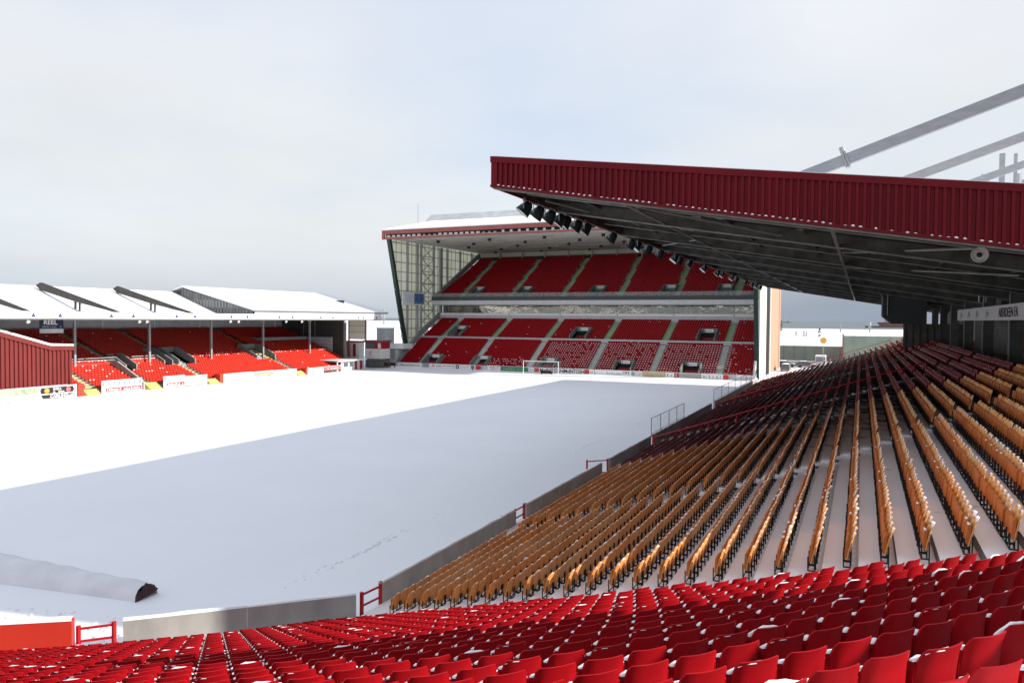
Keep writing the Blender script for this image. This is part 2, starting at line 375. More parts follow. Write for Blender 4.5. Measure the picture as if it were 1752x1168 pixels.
def field(name, V, F, MI, O, E, Fd, mats, S=None, smooth=None, TILT=None, **props):
    """one joined mesh of many copies of a small shape"""
    V = np.asarray(V, float); O = np.asarray(O, float); E = np.asarray(E, float); Fd = np.asarray(Fd, float)
    n, k = len(O), len(V)
    vx = V[None, :, 0]; vy = V[None, :, 1]; vz = V[None, :, 2]
    if TILT is not None: vy = vy + TILT[:, None]*(vz-.35)
    P = np.empty((n, k, 3))
    P[..., 0] = O[:, None, 0] + vx*E[:, None, 0] + vy*Fd[:, None, 0]
    P[..., 1] = O[:, None, 1] + vx*E[:, None, 1] + vy*Fd[:, None, 1]
    P[..., 2] = O[:, None, 2] + vz
    tot = np.array([len(f) for f in F]); loops = np.concatenate([np.array(f) for f in F])
    me = bpy.data.meshes.new(name)
    me.vertices.add(n*k); me.vertices.foreach_set('co', P.ravel())
    L = (loops[None, :] + (np.arange(n)*k)[:, None]).ravel()
    me.loops.add(len(L)); me.loops.foreach_set('vertex_index', L.astype(np.int32))
    tt = np.tile(tot, n); st = np.concatenate([[0], np.cumsum(tt)[:-1]])
    me.polygons.add(len(tt)); me.polygons.foreach_set('loop_start', st.astype(np.int32))
    try: me.polygons.foreach_set('loop_total', tt.astype(np.int32))
    except Exception: pass
    me.polygons.foreach_set('material_index', np.tile(np.array(MI), n).astype(np.int32))
    for x in mats: me.materials.append(x)
    me.update(calc_edges=True); me.validate()
    if smooth is not None:
        me.polygons.foreach_set('use_smooth', [True]*len(me.polygons))
        me.set_sharp_from_angle(angle=R(smooth))
    return link(name, me, None, **props)
def merge(*mbs):
    o = MB()
    for b in mbs: 
        base = len(o.v); o.v += b.v; o.f += [[i+base for i in f] for f in b.f]; o.m += b.m
    return o
def remat(mb, k):
    o = MB(); o.v = list(mb.v); o.f = list(mb.f); o.m = [k]*len(mb.f); return o
def corrugate(mb, a, b, z_of_a, out, pitch, depth, mi=0):
    """ribbed sheet between plan points a and b; z_of_a(t) gives (bottom, top) along it; out = outward normal"""
    a, b, out = Vector((*a, 0)), Vector((*b, 0)), Vector((*out, 0)).normalized()
    ln = (b-a).length; n = max(1, int(ln/pitch)); pts = []
    for i in range(n):
        for fr, o in ((0, 0), (.42, 0), (.5, depth), (.92, depth)):
            pts.append(((i+fr)/n, o))
    pts.append((1, 0))
    vs = []
    for t, o in pts:
        z0, z1 = z_of_a(t); p = a+(b-a)*t+out*o
        vs += [(p.x, p.y, z0), (p.x, p.y, z1)]
    mb.add(vs, [(2*i, 2*i+2, 2*i+3, 2*i+1) for i in range(len(pts)-1)], mi)
    return mb

# ------------------------------------------------------------------ seat shapes (x along the row, y the way the seat faces, z up)
def shell(nu, nv, w, z0, z1, recl, curve, rad, th, mi=0, flange=0.0):
    """curved back shell: front and back skins joined round the rim"""
    mb = MB(); idx = {}
    for side in (0, 1):
        for j in range(nv+1):
            v = j/nv
            for i in range(nu+1):
                u = math.sin(math.pi/2*(-1+2*i/nu)); a = abs(u)
                z = z0+(z1-z0)*v
                c = max(0.0, (a-(1-rad))/rad)
                z -= c*c*(z1-z0)*.12*v*v
                x = w*u*(1-.05*v*v)
                y = -recl*v + curve*u*u + flange*max(0, a-.8)/.2
                y += (th if side == 0 else 0) - .02*max(0, v-.8)/.2
                idx[side, j, i] = len(mb.v); mb.v.append((x, y, z))
    for j in range(nv):
        for i in range(nu):
            mb.f.append([idx[1, j, i], idx[1, j, i+1], idx[1, j+1, i+1], idx[1, j+1, i]]); mb.m.append(mi)
            mb.f.append([idx[0, j, i+1], idx[0, j, i], idx[0, j+1, i], idx[0, j+1, i+1]]); mb.m.append(mi)
    rim = [(0, i) for i in range(nu+1)]+[(j, nu) for j in range(1, nv+1)]+[(nv, i) for i in range(nu-1, -1, -1)]+[(j, 0) for j in range(nv-1, 0, -1)]
    for k in range(len(rim)):
        a, b = rim[k], rim[(k+1) % len(rim)]
        mb.f.append([idx[0, a[0], a[1]], idx[0, b[0], b[1]], idx[1, b[0], b[1]], idx[1, a[0], a[1]]]); mb.m.append(mi)
    return mb
def snow_strip(x0, x1, y, z, ry, rz, n=6, mi=0, bend=0.0, zdrop=0.0):
    """a soft uneven roll of snow lying along a top edge"""
    mb = MB(); ring = 6
    for i in range(n+1):
        t = i/n; x = x0+(x1-x0)*t; s = math.sin(math.pi*min(max(t, .06), .94))**.5
        u = 2*t-1; jit = 1+random.uniform(-.22, .22)
        for k in range(ring):
            a = math.pi*k/(ring-1)
            mb.v.append((x, y+bend*u*u+ry*s*math.cos(a)*jit, z-zdrop*u**4+rz*s*math.sin(a)*jit-.006))
    for i in range(n):
        for k in range(ring-1):
            mb.f.append([i*ring+k, (i+1)*ring+k, (i+1)*ring+k+1, i*ring+k+1]); mb.m.append(mi)
    mb.f.append(list(range(ring))); mb.m.append(mi)
    mb.f.append([n*ring+k for k in range(ring-1, -1, -1)]); mb.m.append(mi)
    return mb
# red tip-up seat of the near corner
RED_BACK = shell(12, 6, .214, .34, .82, .055, .040, .20, .016, 0, flange=.030)
def slab(w, y0, y1, z0, z1, mi=0, lean=0.0, n=4):
    mb = MB(); pr = [(y0, z0+.03), (y0, z1-.02), (y0+.02, z1), (y1-.02, z1), (y1, z1-.03), (y1, z0+.03), (y1-.02, z0), (y0+.02, z0)]
    k = len(pr)
    for x in (-w, w):
        for y, z in pr: mb.v.append((x, y+lean*(z-z0), z))
    mb.f += [list(range(k)), list(range(2*k-1, k-1, -1))]+[[i, k+i, k+(i+1) % k, (i+1) % k] for i in range(k)]; mb.m += [mi]*(k+2)
    return mb
RED_PAN = slab(.230, .050, .105, .40, .70, 0, lean=-.05)
RED_BRACKET = merge(MB().box(-.235, -.205, -.02, .10, .0, .46), MB().box(.205, .235, -.02, .10, .0, .46))
random.seed(11)
SNOW_A = merge(snow_strip(-.232, -.10, .060, .712, .034, .030, 4), snow_strip(.15, .230, .060, .708, .028, .018, 3))
SNOW_B = merge(snow_strip(-.232, -.08, .060, .712, .034, .034, 4), snow_strip(-.19, .06, -.055, .812, .012, .010, 6, bend=.04, zdrop=.03))
SNOW_C = snow_strip(-.232, -.12, .060, .712, .030, .026, 4)
SNOW_D = merge(snow_strip(-.230, .230, .060, .712, .040, .075, 7))
# amber shell seat of the stand along the pitch
AMB_BACK = shell(6, 4, .222, .25, .80, .10, .055, .45, .018, 0)
AMB_PAN = slab(.205, .05, .11, .28, .66, 0, lean=-.08)
AMB_LEG = MB()
for sx in (-.2, .2):
    AMB_LEG.box(sx-.012, sx+.012, -.02, .005, 0, .44); AMB_LEG.box(sx-.012, sx+.012, .115, .14, .10, .40)
    AMB_LEG.box(sx-.012, sx+.012, -.02, .14, .08, .105)
AMB_LEG.box(-.21, .21, .118, .136, .082, .103)
AMB_SNOW = snow_strip(-.14, .12, -.095, .792, .022, .012, 6, bend=.04, zdrop=.06)
AMB_SNOW2 = merge(snow_strip(-.18, .17, -.092, .79, .036, .026, 6, bend=.04, zdrop=.06), snow_strip(-.15, .10, .05, .655, .03, .018, 4))
# simplified ones for rows far away
MAR_SEAT = merge(remat(shell(4, 2, .215, .38, .80, .09, .05, .5, .02), 0), remat(slab(.2, .06, .12, .38, .64, lean=-.08), 0))
def far_seat(snow):
    mb = MB(); mb.box(-.215, .215, -.06, .0, .34, .80, 0); mb.box(-.2, .2, .0, .36, .36, .42, 2)
    return mb
def far_folded(snow=False):
    mb = MB(); mb.box(-.215, .215, -.07, -.01, .34, .80, 0); mb.box(-.20, .20, .02, .10, .34, .66, 2)
    if snow: mb.box(-.11, .11, .0, .12, .655, .745, 1)
    return mb

# ------------------------------------------------------------------ the setting
g = MB()
land = [(4000, -600), (4000, 1150), (50, 1132), (-92, 1130), (-1520, 2250), (-9000, 8100), (-9000, -600)]
g.add([(x, y, -.12) for x, y in land], [list(range(len(land)))])
g.build('ground', M['snow'], kind='structure')
s = MB(); s.add([(-60000, -2000, -2.5), (60000, -2000, -2.5), (60000, 59000, -2.5), (-60000, 59000, -2.5)], [(0, 1, 2, 3)])
s.build('sea', M['sea'], kind='structure')
# snow covered pitch: a gently uneven sheet
def pitch():
    nx, ny = 80, 130; x0, x1, y0, y1 = -92.2, -15.6, 13.0, 136.4
    vs = []; fs = []
    for j in range(ny+1):
        for i in range(nx+1):
            x = x0+(x1-x0)*i/nx; y = y0+(y1-y0)*j/ny
            z = .02+.018*math.sin(x*.31+y*.17)+.014*math.sin(x*.13-y*.41)
            e = min(x1-x, 2.0)/2.0
            if x > -17.6 and y > 23: z += .10*(1-e)**2
            if y > 133.5: z += .25*((y-133.5)/2.9)**2
            vs.append((x, y, z))
    for j in range(ny):
        for i in range(nx):
            a = j*(nx+1)+i; fs.append((a, a+1, a+nx+2, a+nx+1))
    mb = MB(); mb.add(vs, fs); mb.build('snow_pitch', M['snow'], smooth=60, kind='structure')
pitch()
# trodden line along the touchline and round the corner
tr = MB(); random.seed(3)
y = 22.5
while y < 128:
    for k in range(2 if y < 70 else 1):
        xx = -19.6-.9*math.sin(y*.03)+random.uniform(-.22, .22)
        tr.lump((xx, y+random.uniform(-.2, .2), .0), random.uniform(.08, .15), random.uniform(.10, .22), random.uniform(.02, .05), n=6, k=2, ang=random.uniform(0, 3))
    y += random.uniform(.28, .7)
for k in range(150):
    t = random.random()
    tr.lump((-29+9.5*t+random.uniform(-.7, .7), 15.5+2.0*t+random.uniform(-1.0, 1.0), .0), random.uniform(.06, .16), random.uniform(.08, .2), random.uniform(.04, .12), n=6, k=2, ang=random.uniform(0, 3))
tr.build('trodden_snow', M['snow'], smooth=50, kind='stuff', label='trodden snow lumps along the touchline and in the near corner')

# ------------------------------------------------------------------ south stand along the pitch
WX = -15.5
def row_x(n): return -14.3+.709*n
def row_z(n): return .29+.246*n
def amber_end(x): return 21.33-.284*(x+14.3)
def aisle_y(n): return 31.3+max(0, n-17)*.42
NS = 32
ss = thing('grandstand', 'long cantilever stand with dark red roof end beside the pitch', 'grandstand', (-3, 75, 0))
for n in range(NS):
    xb = row_x(n); zt = row_z(n); x0, x1 = xb-.55, xb+.159
    if n == 0: x0 = WX+.12
    ya, yb = amber_end((x0+x1)/2)-1.1, 130.6
    mb = MB(); zlow = zt-.75
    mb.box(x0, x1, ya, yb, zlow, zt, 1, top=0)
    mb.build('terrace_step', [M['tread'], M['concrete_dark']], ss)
# aisle steps: half height blocks with snow on them
for n in range(1, NS):
    for yy, w in ((aisle_y(n), .9), (60.1, .8), (88.1, .8)):
        xb = row_x(n)
        b = MB(); b.box(xb-.551-.30, xb-.551+.004, yy-w/2, yy+w/2, row_z(n-1)-.02, row_z(n-1)+.125, 1, top=0)
        if yy > 40: 
            if (n*7+int(yy)) % 5 < 3: b.lump((xb-.2, yy, row_z(n)), .28, .4, .05, 0, n=7, k=2)
        else: b.lump((xb-.2, yy+.05, row_z(n)), .3, .38, .045, 0, n=7, k=2)
        b.build('aisle_step', [M['snow_lump'], M['concrete_dark']], ss)
# patches of drifted snow on the darker treads
dr = MB(); random.seed(21)
for k in range(170):
    n = random.randrange(1, 30); yy = random.choice((random.gauss(52.5, 1.0), random.gauss(60.5, .6), random.uniform(62, 121)))
    dr.lump((row_x(n)-.3, yy, row_z(n)), random.uniform(.10, .22), random.uniform(.25, .7), .04, n=7, k=2)
dr.build('snow_patches', M['snow_lump'], ss, kind='stuff')
# pitch wall panels, gates
def wall_run(pts, z0, z1, parent_label, name='pitch_wall', snow=True, th=.22, material='concrete', mat_list=None):
    t = thing(name, parent_label, 'wall', (*pts[0], 0))
    for a, b in zip(pts[:-1], pts[1:]):
        A, B = Vector((*a, 0)), Vector((*b, 0)); d = (B-A).normalized(); r = Vector((-d.y, d.x, 0))*th/2
        A2, B2 = A+d*.003, B-d*.003
        p = MB(); p.prism([A2+r+Vector((0, 0, z0)), A2-r+Vector((0, 0, z0)), B2-r+Vector((0, 0, z0)), B2+r+Vector((0, 0, z0))], (0, 0, z1-z0))
        p.build('wall_panel', M[material], t)
        if snow:
            sn = MB(); ln = (B-A).length; n = max(2, int(ln/.6)); vs = []
            for i in range(n+1):
                q = A+d*(ln*i/n); h = .05+random.uniform(0, .03); w = th/2-random.uniform(.0, .05)
                rr = Vector((-d.y, d.x, 0))
                for o, z in ((-w, 0), (-w*.75, h*.8), (0, h), (w*.75, h*.8), (w, 0)):
                    vs.append((q.x+rr.x*o, q.y+rr.y*o, z1+z-.003))
            fs = [(i*5+k, (i+1)*5+k, (i+1)*5+k+1, i*5+k+1) for i in range(n) for k in range(4)]
            sn.add(vs, fs); sn.build('snow_cap', M['snow_lump'], t, smooth=40)
    return t
wall_run([(WX, y) for y in (22.4, 27.5, 32.4, 33.85)], -.1, 1.0, 'shaded concrete pitch wall from the near corner to the first gate')
wall_run([(WX, y) for y in (35.2, 38.1, 43.0, 47.6)], -.1, 1.0, 'shaded concrete pitch wall beside the amber seats between two gates')
wall_run([(WX, y) for y in (49.2, 51.6, 56.5, 60.4)], -.1, 1.0, 'shaded concrete pitch wall in front of the first maroon rows')
wall_run([(WX, y) for y in (61.5, 66, 70.6, 75.2, 79.8, 84.4, 88)], -.1, 1.0, 'long pitch wall between the two red stair handrails')
wall_run([(WX, y) for y in (90, 95, 100, 105, 110, 115, 120, 125, 130)], -.1, 1.0, 'farthest pitch wall running to the tall end stand')
wall_run([(-15.6, 21.05), (-18.12, 18.58), (-20.75, 16.05)], -.1, 1.0, 'angled concrete wall in front of the near red seats, half in sun')
def gate(pts, h, label, bars=3, group='red pitch gates'):
    a, b = Vector((*pts[0], 0)), Vector((*pts[1], 0)); t = thing('gate', label, 'gate', tuple(a), group)
    for nm, q in (('gate_post', a), ('gate_post', b)):
        MB().box(q.x-.05, q.x+.05, q.y-.05, q.y+.05, 0, h+.04).build(nm, M['red_rail'], t)
    for k in range(bars):
        z = .14+(h-.2)*k/(bars-1)
        MB().beam((a.x, a.y, z), (b.x, b.y, z), .04, .07).build('gate_rail', M['red_rail'], t)
    return t
gate([(-15.5, 21.25), (-15.42, 22.25)], .98, 'red gate at the bend of the pitch wall nearest the corner', 3)
gate([(-15.5, 33.95), (-15.5, 35.05)], 1.0, 'red gate in the pitch wall beside the first amber block', 3)
g3 = gate([(-16.6, 48.0), (-15.5, 49.05)], 1.0, 'red gate swung open towards the pitch beyond the amber rows', 2)
gate([(-15.5, 60.5), (-15.5, 61.4)], 1.0, 'red gate in the wall at the foot of the nearer stair handrail', 2)
MB().box(-15.62, -15.38, 34.1, 34.95, -.1, .3).build('gate_step', M['snow_lump'], None, label='snow covered step beneath the second red gate', category='step')
# front walkway floor between the wall and row one
MB().box(WX+.11, row_x(0)-.55, 20, 130, -.3, .20, 0).build('walkway', M['tread'], ss)
# handrails up the stand
def handrail(y, label, material, r=.035, n0=-1, n1=26, h=1.0, double=True):
    t = thing('handrail', label, 'handrail', (row_x(0), y, 0))
    a = (row_x(n0), y, row_z(n0)+h); b = (row_x(n1), y, row_z(n1)+h)
    MB().tube(a, b, r, n=8).build('top_rail', M[material], t)
    if double and r < .04: MB().tube((a[0], a[1], a[2]-.45), (b[0], b[1], b[2]-.45), r*.8, n=8).build('middle_rail', M[material], t)
    for n in range(n0, n1+1, 3):
        MB().tube((row_x(n), y, row_z(n)-.02), (row_x(n), y, row_z(n)+h), r*.9, n=8).build('rail_post', M[material], t)
handrail(60.0, 'nearer of two red handrails climbing the maroon seat rows', 'red_rail', .045)
handrail(88.0, 'farther of two red handrails climbing the maroon seat rows', 'red_rail', .045)
handrail(130.2, 'thin dark handrail along the far end of the long stand', 'red_rail', .03)
def mesh_fence(y0, y1, label, n):
    t = thing('railing', label, 'railing', (WX, y0, 1))
    for k in range(n+1):
        y = y0+(y1-y0)*k/n
        MB().tube((WX-.02, y, .9), (WX-.02, y, 2.45), .03, n=6).build('rail_post', M['rail_grey'], t)
    MB().tube((WX-.02, y0, 2.42), (WX-.02, y1, 2.42), .025, n=6).build('top_rail', M['rail_grey'], t)
    MB().tube((WX-.02, y0, 1.15), (WX-.02, y1, 1.15), .02, n=6).build('bottom_rail', M['rail_grey'], t)
    w = MB(); y = y0+.1
    while y < y1:
        w.beam((WX-.02, y, 1.15), (WX-.02, min(y+1.2, y1), 2.4), .006, .006); w.beam((WX-.02, min(y+1.2, y1), 1.15), (WX-.02, y, 2.4), .004, .004); y += .5
    w.build('wire_mesh', M['rail_grey'], t, kind='stuff')
mesh_fence(60.9, 73.5, 'grey wire mesh railing on the wall by the nearer red handrail', 4)
mesh_fence(89.8, 128.0, 'grey wire mesh railing on the wall by the farther red handrail', 7)

# ---- roof
XE, YN, YF = -14.155, 28.46, 127.9
XR = 11.0
def rb(x): return 16.03-(x-XE)*.1694                       # underside
def rt(x): return 17.23-(x-XE)*.1289                      # top
deck = MB()
deck.prism([(XE, YN+.12, rb(XE)+.45), (XR, YN+.12, rb(XR)+.45), (XR, YN+.12, rt(XR)-.05), (XE, YN+.12, rt(XE)-.05)], (0, YF-YN-.24, 0))
deck.build('roof_deck', M['roof_deck'], ss)
sn = MB(); sn.prism([(XE, YN+.1, rt(XE)-.06), (XR, YN+.1, rt(XR)-.06), (XR, YN+.1, rt(XR)+.10), (XE, YN+.1, rt(XE)+.10)], (0, YF-YN-.2, 0))
sn.build('roof_snow', M['snow_sheet'], ss)
fe = MB()
corrugate(fe, (XE+.25, YN), (XR, YN), lambda t: (rb(XE+.25+(XR-XE-.25)*t)+.06, rt(XE+.25+(XR-XE-.25)*t)-.16), (0, -1), .235, .075, 0)
fe.build('end_cladding', [M['red_clad']], ss)
MB().prism([(XE-.06, YN-.10, rt(XE)-.20), (XR, YN-.10, rt(XR)-.20), (XR, YN-.10, rt(XR)+.05), (XE-.06, YN-.10, rt(XE)+.05)], (0, .22, 0)).build('ridge_flashing', M['red_clad'], ss)
MB().prism([(XE-.06, YN-.09, rb(XE)-.03), (XR, YN-.09, rb(XR)-.03), (XR, YN-.09, rb(XR)+.07), (XE-.06, YN-.09, rb(XE)+.07)], (0, .2, 0)).build('bottom_flashing', M['red_clad'], ss)
MB().box(XE-.03, XE+.25, YN-.07, YN+.1, rb(XE)+.05, rt(XE)-.18).build('corner_flashing', M['red_clad'], ss)
MB().box(XE-.06, XE, YN+.1, YF, rb(XE)-.05, rt(XE)-.05).build('front_fascia', M['red_clad'], ss)
MB().box(XE+.002, XE+.05, YN+.2, YF, rb(XE)+.04, rb(XE)+.6).build('edge_beam', M['dark_steel'], ss)
MB().prism([(XE, YF-.1, rb(XE)), (XR, YF-.1, rb(XR)), (XR, YF-.1, rt(XR)), (XE, YF-.1, rt(XE))], (0, .15, 0)).build('far_end_cladding', M['red_clad'], ss)
dots = MB(); random.seed(5); n = int((XR-XE-.25)/.235); run = True
for i in range(n):
    if random.random() < (.05 if run else .22): run = not run
    if run and random.random() < .95:
        x = XE+.25+(i+.71)*.235*((XR-XE-.25)/(n*.235)); dots.lump((x-.12, YN-.045, rb(x)+.062), .075, .05, random.uniform(.05, .09), n=6, k=2)
dots.build('snow_dots', M['snow_lump'], ss, kind='stuff')
MB().beam((XE, YN+.25, rb(XE)-.02), (XR, YN+.25, rb(XR)-.02), .12, .14).build('end_beam', M['tube_grey'], ss)
yb = YN+3.4
k = 0
while yb < YF:
    bm_ = MB(); h = .55 if k % 3 == 1 else .26
    bm_.beam((XE+.1, yb, rb(XE)+.45-h/2), (XR, yb, rb(XR)+.45-h/2), .03, h)
    bm_.beam((XE+.1, yb, rb(XE)+.43-h), (XR, yb, rb(XR)+.43-h), .18, .04, 1)
    bm_.build('rafter', [M['dark_steel'], M['flange']], ss); yb += 3.83; k += 1
for x in (-11.8, -5.5, -2.3, 3.5, 6.5):
    MB().beam((x, YN+.3, rb(x)+.36), (x, YF-.2, rb(x)+.36), .08, .12).build('purlin', M['dark_steel'], ss)
MB().tube((-8.6, YN+.5, rb(-8.6)-.02), (-8.6, YF-.3, rb(-8.6)-.02), .065, n=8).build('roof_tube', M['tube_grey'], ss)
MB().beam((-1.0, YN+.5, rb(-1)-.04), (-1.0, YF-.3, rb(-1)-.04), .13, .16).build('roof_tube', M['tube_grey'], ss)
for (xa, ya, xb_, yb_) in ((-8.6, 31, -2.3, 36.6), (-.9, 41, 3.6, 31.5), (-13.6, 33, -8.6, 44.5), (-8.6, 44.5, -13.6, 56), (-1, 52.5, 6.5, 41)):
    MB().tube((xa, ya, rb(xa)+.12), (xb_, yb_, rb(xb_)+.12), .05, n=8).build('roof_brace', M['tube_grey'], ss)
# thin pale sheets scattered just under the dark lining
random.seed(9)
pale = mat('pale roof sheet', (.60, .57, .48), .8, col2=(.30, .29, .25), nscale=1.2)
for k in range(46):
    x = random.uniform(-10, 4.5); yy = YN+1.5+3.83*random.randrange(0, 9)+random.uniform(0, 2.0); w = random.uniform(.35, .8); l = random.uniform(.35, .8)
    z = lambda X: rb(X)+.43
    MB().prism([(x, yy, z(x)), (x+w, yy, z(x+w)), (x+w*.72, yy+l, z(x+w*.72)), (x+w*.2, yy+l, z(x+w*.2))], (0, 0, .03)).build('pale_sheet', pale, ss)
# raking ties over the roof and the frames they hang from
for k in range(8):
    y = 33.5+11.5*k
    a = Vector((-6.0, y, 15.2)); b = Vector((16.5, y, 23.0))
    if k == 0: b = Vector((16.5, y, 22.95))
    MB().beam(a, b, .30, .44).build('roof_tie', M['tie_grey'], ss)
    q = a+(b-a)*.235
    jn = MB(); dd = (b-a).normalized(); up_ = Vector((-dd.z, 0, dd.x))
    jn.beam(q-dd*.09, q-dd*.01, .42, .66, up=up_); jn.beam(q+dd*.01, q+dd*.09, .42, .66, up=up_); jn.tube(q+up_*.33, q+up_*.55, .10, n=8)
    jn.build('tie_flange', M['galv'], ss)
    MB().box(8.5, 9.2, y-.2, y+.2, 0, rb(9)+.4).build('rear_column', M['grey_paint'] if False else M['concrete_dark'], ss)
    MB().box(8.42, 8.5, y-.22, y-.12, 6, rb(9)+.2).build('drain_pipe', M['galv'], ss)
    MB().beam((14.2, y, 9), (16.4, y, 23.2), .5, .7).build('rear_mast', M['tie_grey'], ss)
fr = thing('steel_mast', 'grey steel mast of two posts rising behind the roof at the right edge', 'mast', (9.8, 68, 20))
def unp(px, py, Y):
    w = (px-876)/F_PX*CR-(py-584)/F_PX*CU+CD; t = Y/w[1]; return w[0]*t, HC+w[2]*t
for px in (1715, 1738):
    x, z = unp(px, 263, 68); hw = .17 if px < 1720 else .09; MB().box(x-hw, x+hw, 67.8, 68.2, 10, z).build('post', M['tie_grey'], fr)
xa, z = unp(1715, 291, 68); xb_, z2 = unp(1738, 291, 68); MB().box(xa, xb_, 67.9, 68.1, z-.1, z+.1).build('cross_bar', M['rail_grey'], fr)
for px, py, r_ in ((1681, 297, .07), (1689, 299, .04), (1693, 297, .04), (1744, 297, .16)):
    x, z = unp(px, py, 66); MB().tube((x, 66, 12), (x, 66, z), r_, n=6).build('aerial', M['galv'], fr)
# rear wall in bays, some open to the daylight
for k in range(8):
    y0, y1 = 30.5+11.5*k, 42+11.5*k
    gap = {4: (y0+4.2, y0+5.2), 5: (y0+2.5, y0+3.8), 6: (y0+6, y0+7)}.get(k)
    if gap:
        MB().box(10.6, 10.8, y0, gap[0], 0, rb(10.7)+.45).build('rear_wall', M['concrete_dark'], ss)
        MB().box(10.6, 10.8, gap[1], y1-.02, 0, rb(10.7)+.45).build('rear_wall', M['concrete_dark'], ss)
        MB().box(10.6, 10.8, gap[0], gap[1], 0, 8.6).build('rear_wall', M['red_door'], ss)
    else:
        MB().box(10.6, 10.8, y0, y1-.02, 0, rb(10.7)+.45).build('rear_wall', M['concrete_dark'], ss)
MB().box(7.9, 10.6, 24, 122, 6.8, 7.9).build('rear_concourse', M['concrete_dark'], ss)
MB().box(9.8, 10.6, 62.6, 62.7, 8.4, 10.4).build('rear_door', M['red_wall'], ss, label='bright red door between the rear columns')
# far end gantry box and enclosure
gb = thing('camera_gantry', 'dark grey box hung under the far rear corner of the stand roof', 'gantry', (4, 92, 10))
MB().prism([(2.0, 90, 11.1), (2.9, 90, 10.3), (6.2, 90, 10.3), (6.2, 90, 13.2), (2.0, 90, 13.6)], (0, 5, 0)).build('box_body', mat('dark grey box panel', (.065, .07, .075), .6), gb)
MB().box(4.3, 10.5, 96, 96.2, 6.5, 10.3).build('end_screen', M['concrete_dark'], gb)
for k in range(6): MB().box(4.5+.7*k, 4.58+.7*k, 95.9, 96, 6.6, 10.2).build('screen_post', M['dark_steel'], gb)
MB().tube((2.2, 90.2, 12.6), (1.6, 89.6, 13.9), .05).build('bracket', M['galv'], gb)
MB().tube((2.5, 89.9, 11.2), (2.5, 89.9, 14.1), .05).build('bracket', M['galv'], gb)
# banner on the rear columns
bn = thing('banner', 'white banner with black lettering along the rear columns', 'banner', (8.38, 69, 11))
MB().box(8.34, 8.38, 50.0, 83.6, 10.66, 11.66).build('banner_sheet', mat('white banner cloth', (.62, .60, .60), .7), bn)
text_part("ABERDEEN FA", .88, (8.325, 59.6, 10.87), (0, -1, 0), (0, 0, 1), M['print_black'], bn, sx=1.25)
for k in range(4):
    y = 81.0-5.2*k
    e = MB(); e.beam((8.325, y, 10.85), (8.325, y-.35, 11.45), .02, .16, up=(0, 1, 0)); e.beam((8.325, y-.2, 11.1), (8.325, y-1.2, 11.22), .02, .16); e.beam((8.325, y-1.1, 10.9), (8.325, y-1.1, 11.3), .02, .2, up=(0, 1, 0))
    e.build('emblem', M['print_grey'], bn)
# fire extinguisher coloured panel and speaker horn
hs = thing('loudspeaker', 'grey round horn loudspeaker under the near end of the red roof', 'loudspeaker', (3.6, 30.0, 12.85))
MB().lathe([(.05, .28), (.09, .2), (.15, .1), (.25, 0), (.27, -.02), (.255, -.03), (.17, .06)], (3.6, 30.0, 12.8), (0, 1, 0), 18).build('horn', M['horn'], hs, smooth=40)
MB().lathe([(.0, -.02), (.07, 0), (.09, .05), (.09, .16)], (3.6, 30.0, 12.8), (0, 1, 0), 12).build('horn_core', M['black_metal'], hs, smooth=40)
MB().tube((3.6, 30.2, 12.9), (3.6, 30.2, rb(3.6)+.3), .025).build('bracket', M['galv'], hs)
# floodlights under the leading edge
LAMPS = [32.2, 33.7, 35.2, 36.5, 37.4, 39.1, 40.6, 45.5, 49.8, 51.3, 54.3, 57.9, 62.8, 64.9, 68.8, 75.6, 83.2, 86, 93.0, 97, 105.1, 111.5, 116, 121]
pale_lamps = {10, 14}
rail = MB().tube((XE-.02, YN+3.2, 15.93), (XE-.02, YF-4, 15.93), .03, n=6)
lr = tag(rail.build('lamp_rail', M['rail_grey']), 'thin rail under the roof edge carrying the row of dark floodlights', 'rail')
body = MB().lathe([(.0, -.36), (.12, -.35), (.19, -.26), (.25, -.08), (.30, .12), (.31, .16)], (0, 0, 0), (-.62, -.12, -.78), 14).mesh('housing', [M['lamp_green']], 35)
glassm = MB().lathe([(.30, .0), (.15, .012), (0.0, .016)], Vector((-.62, -.12, -.78)).normalized()*.162, (-.62, -.12, -.78), 14).mesh('glass', [M['lamp_glass']], 35)
yoke = MB().tube((.04, -.33, 0), (.04, -.33, .42), .02, n=6).tube((.04, .33, 0), (.04, .33, .42), .02, n=6).tube((.04, -.33, .42), (.04, .33, .42), .02, n=6).tube((.04, 0, .42), (.04, 0, .48), .025, n=6).mesh('yoke', [M['galv']])
for i, y in enumerate(LAMPS):
    lab = f"dark floodlight under the red roof edge, {ordinal(i+1)} from the near end of the row"
    t = thing('floodlight', lab, 'floodlight', (XE-.05, y-.3, 15.52), 'floodlights under the long roof edge')
    for nm, me in (('housing', body), ('glass', glassm), ('yoke', yoke)): link(nm, me, t, loc=(0, 0, 0))
    t.rotation_euler = (random.uniform(-.12, .12), 0, random.uniform(-.35, .35)); t.scale = (1.18, 1.18, 1.18)
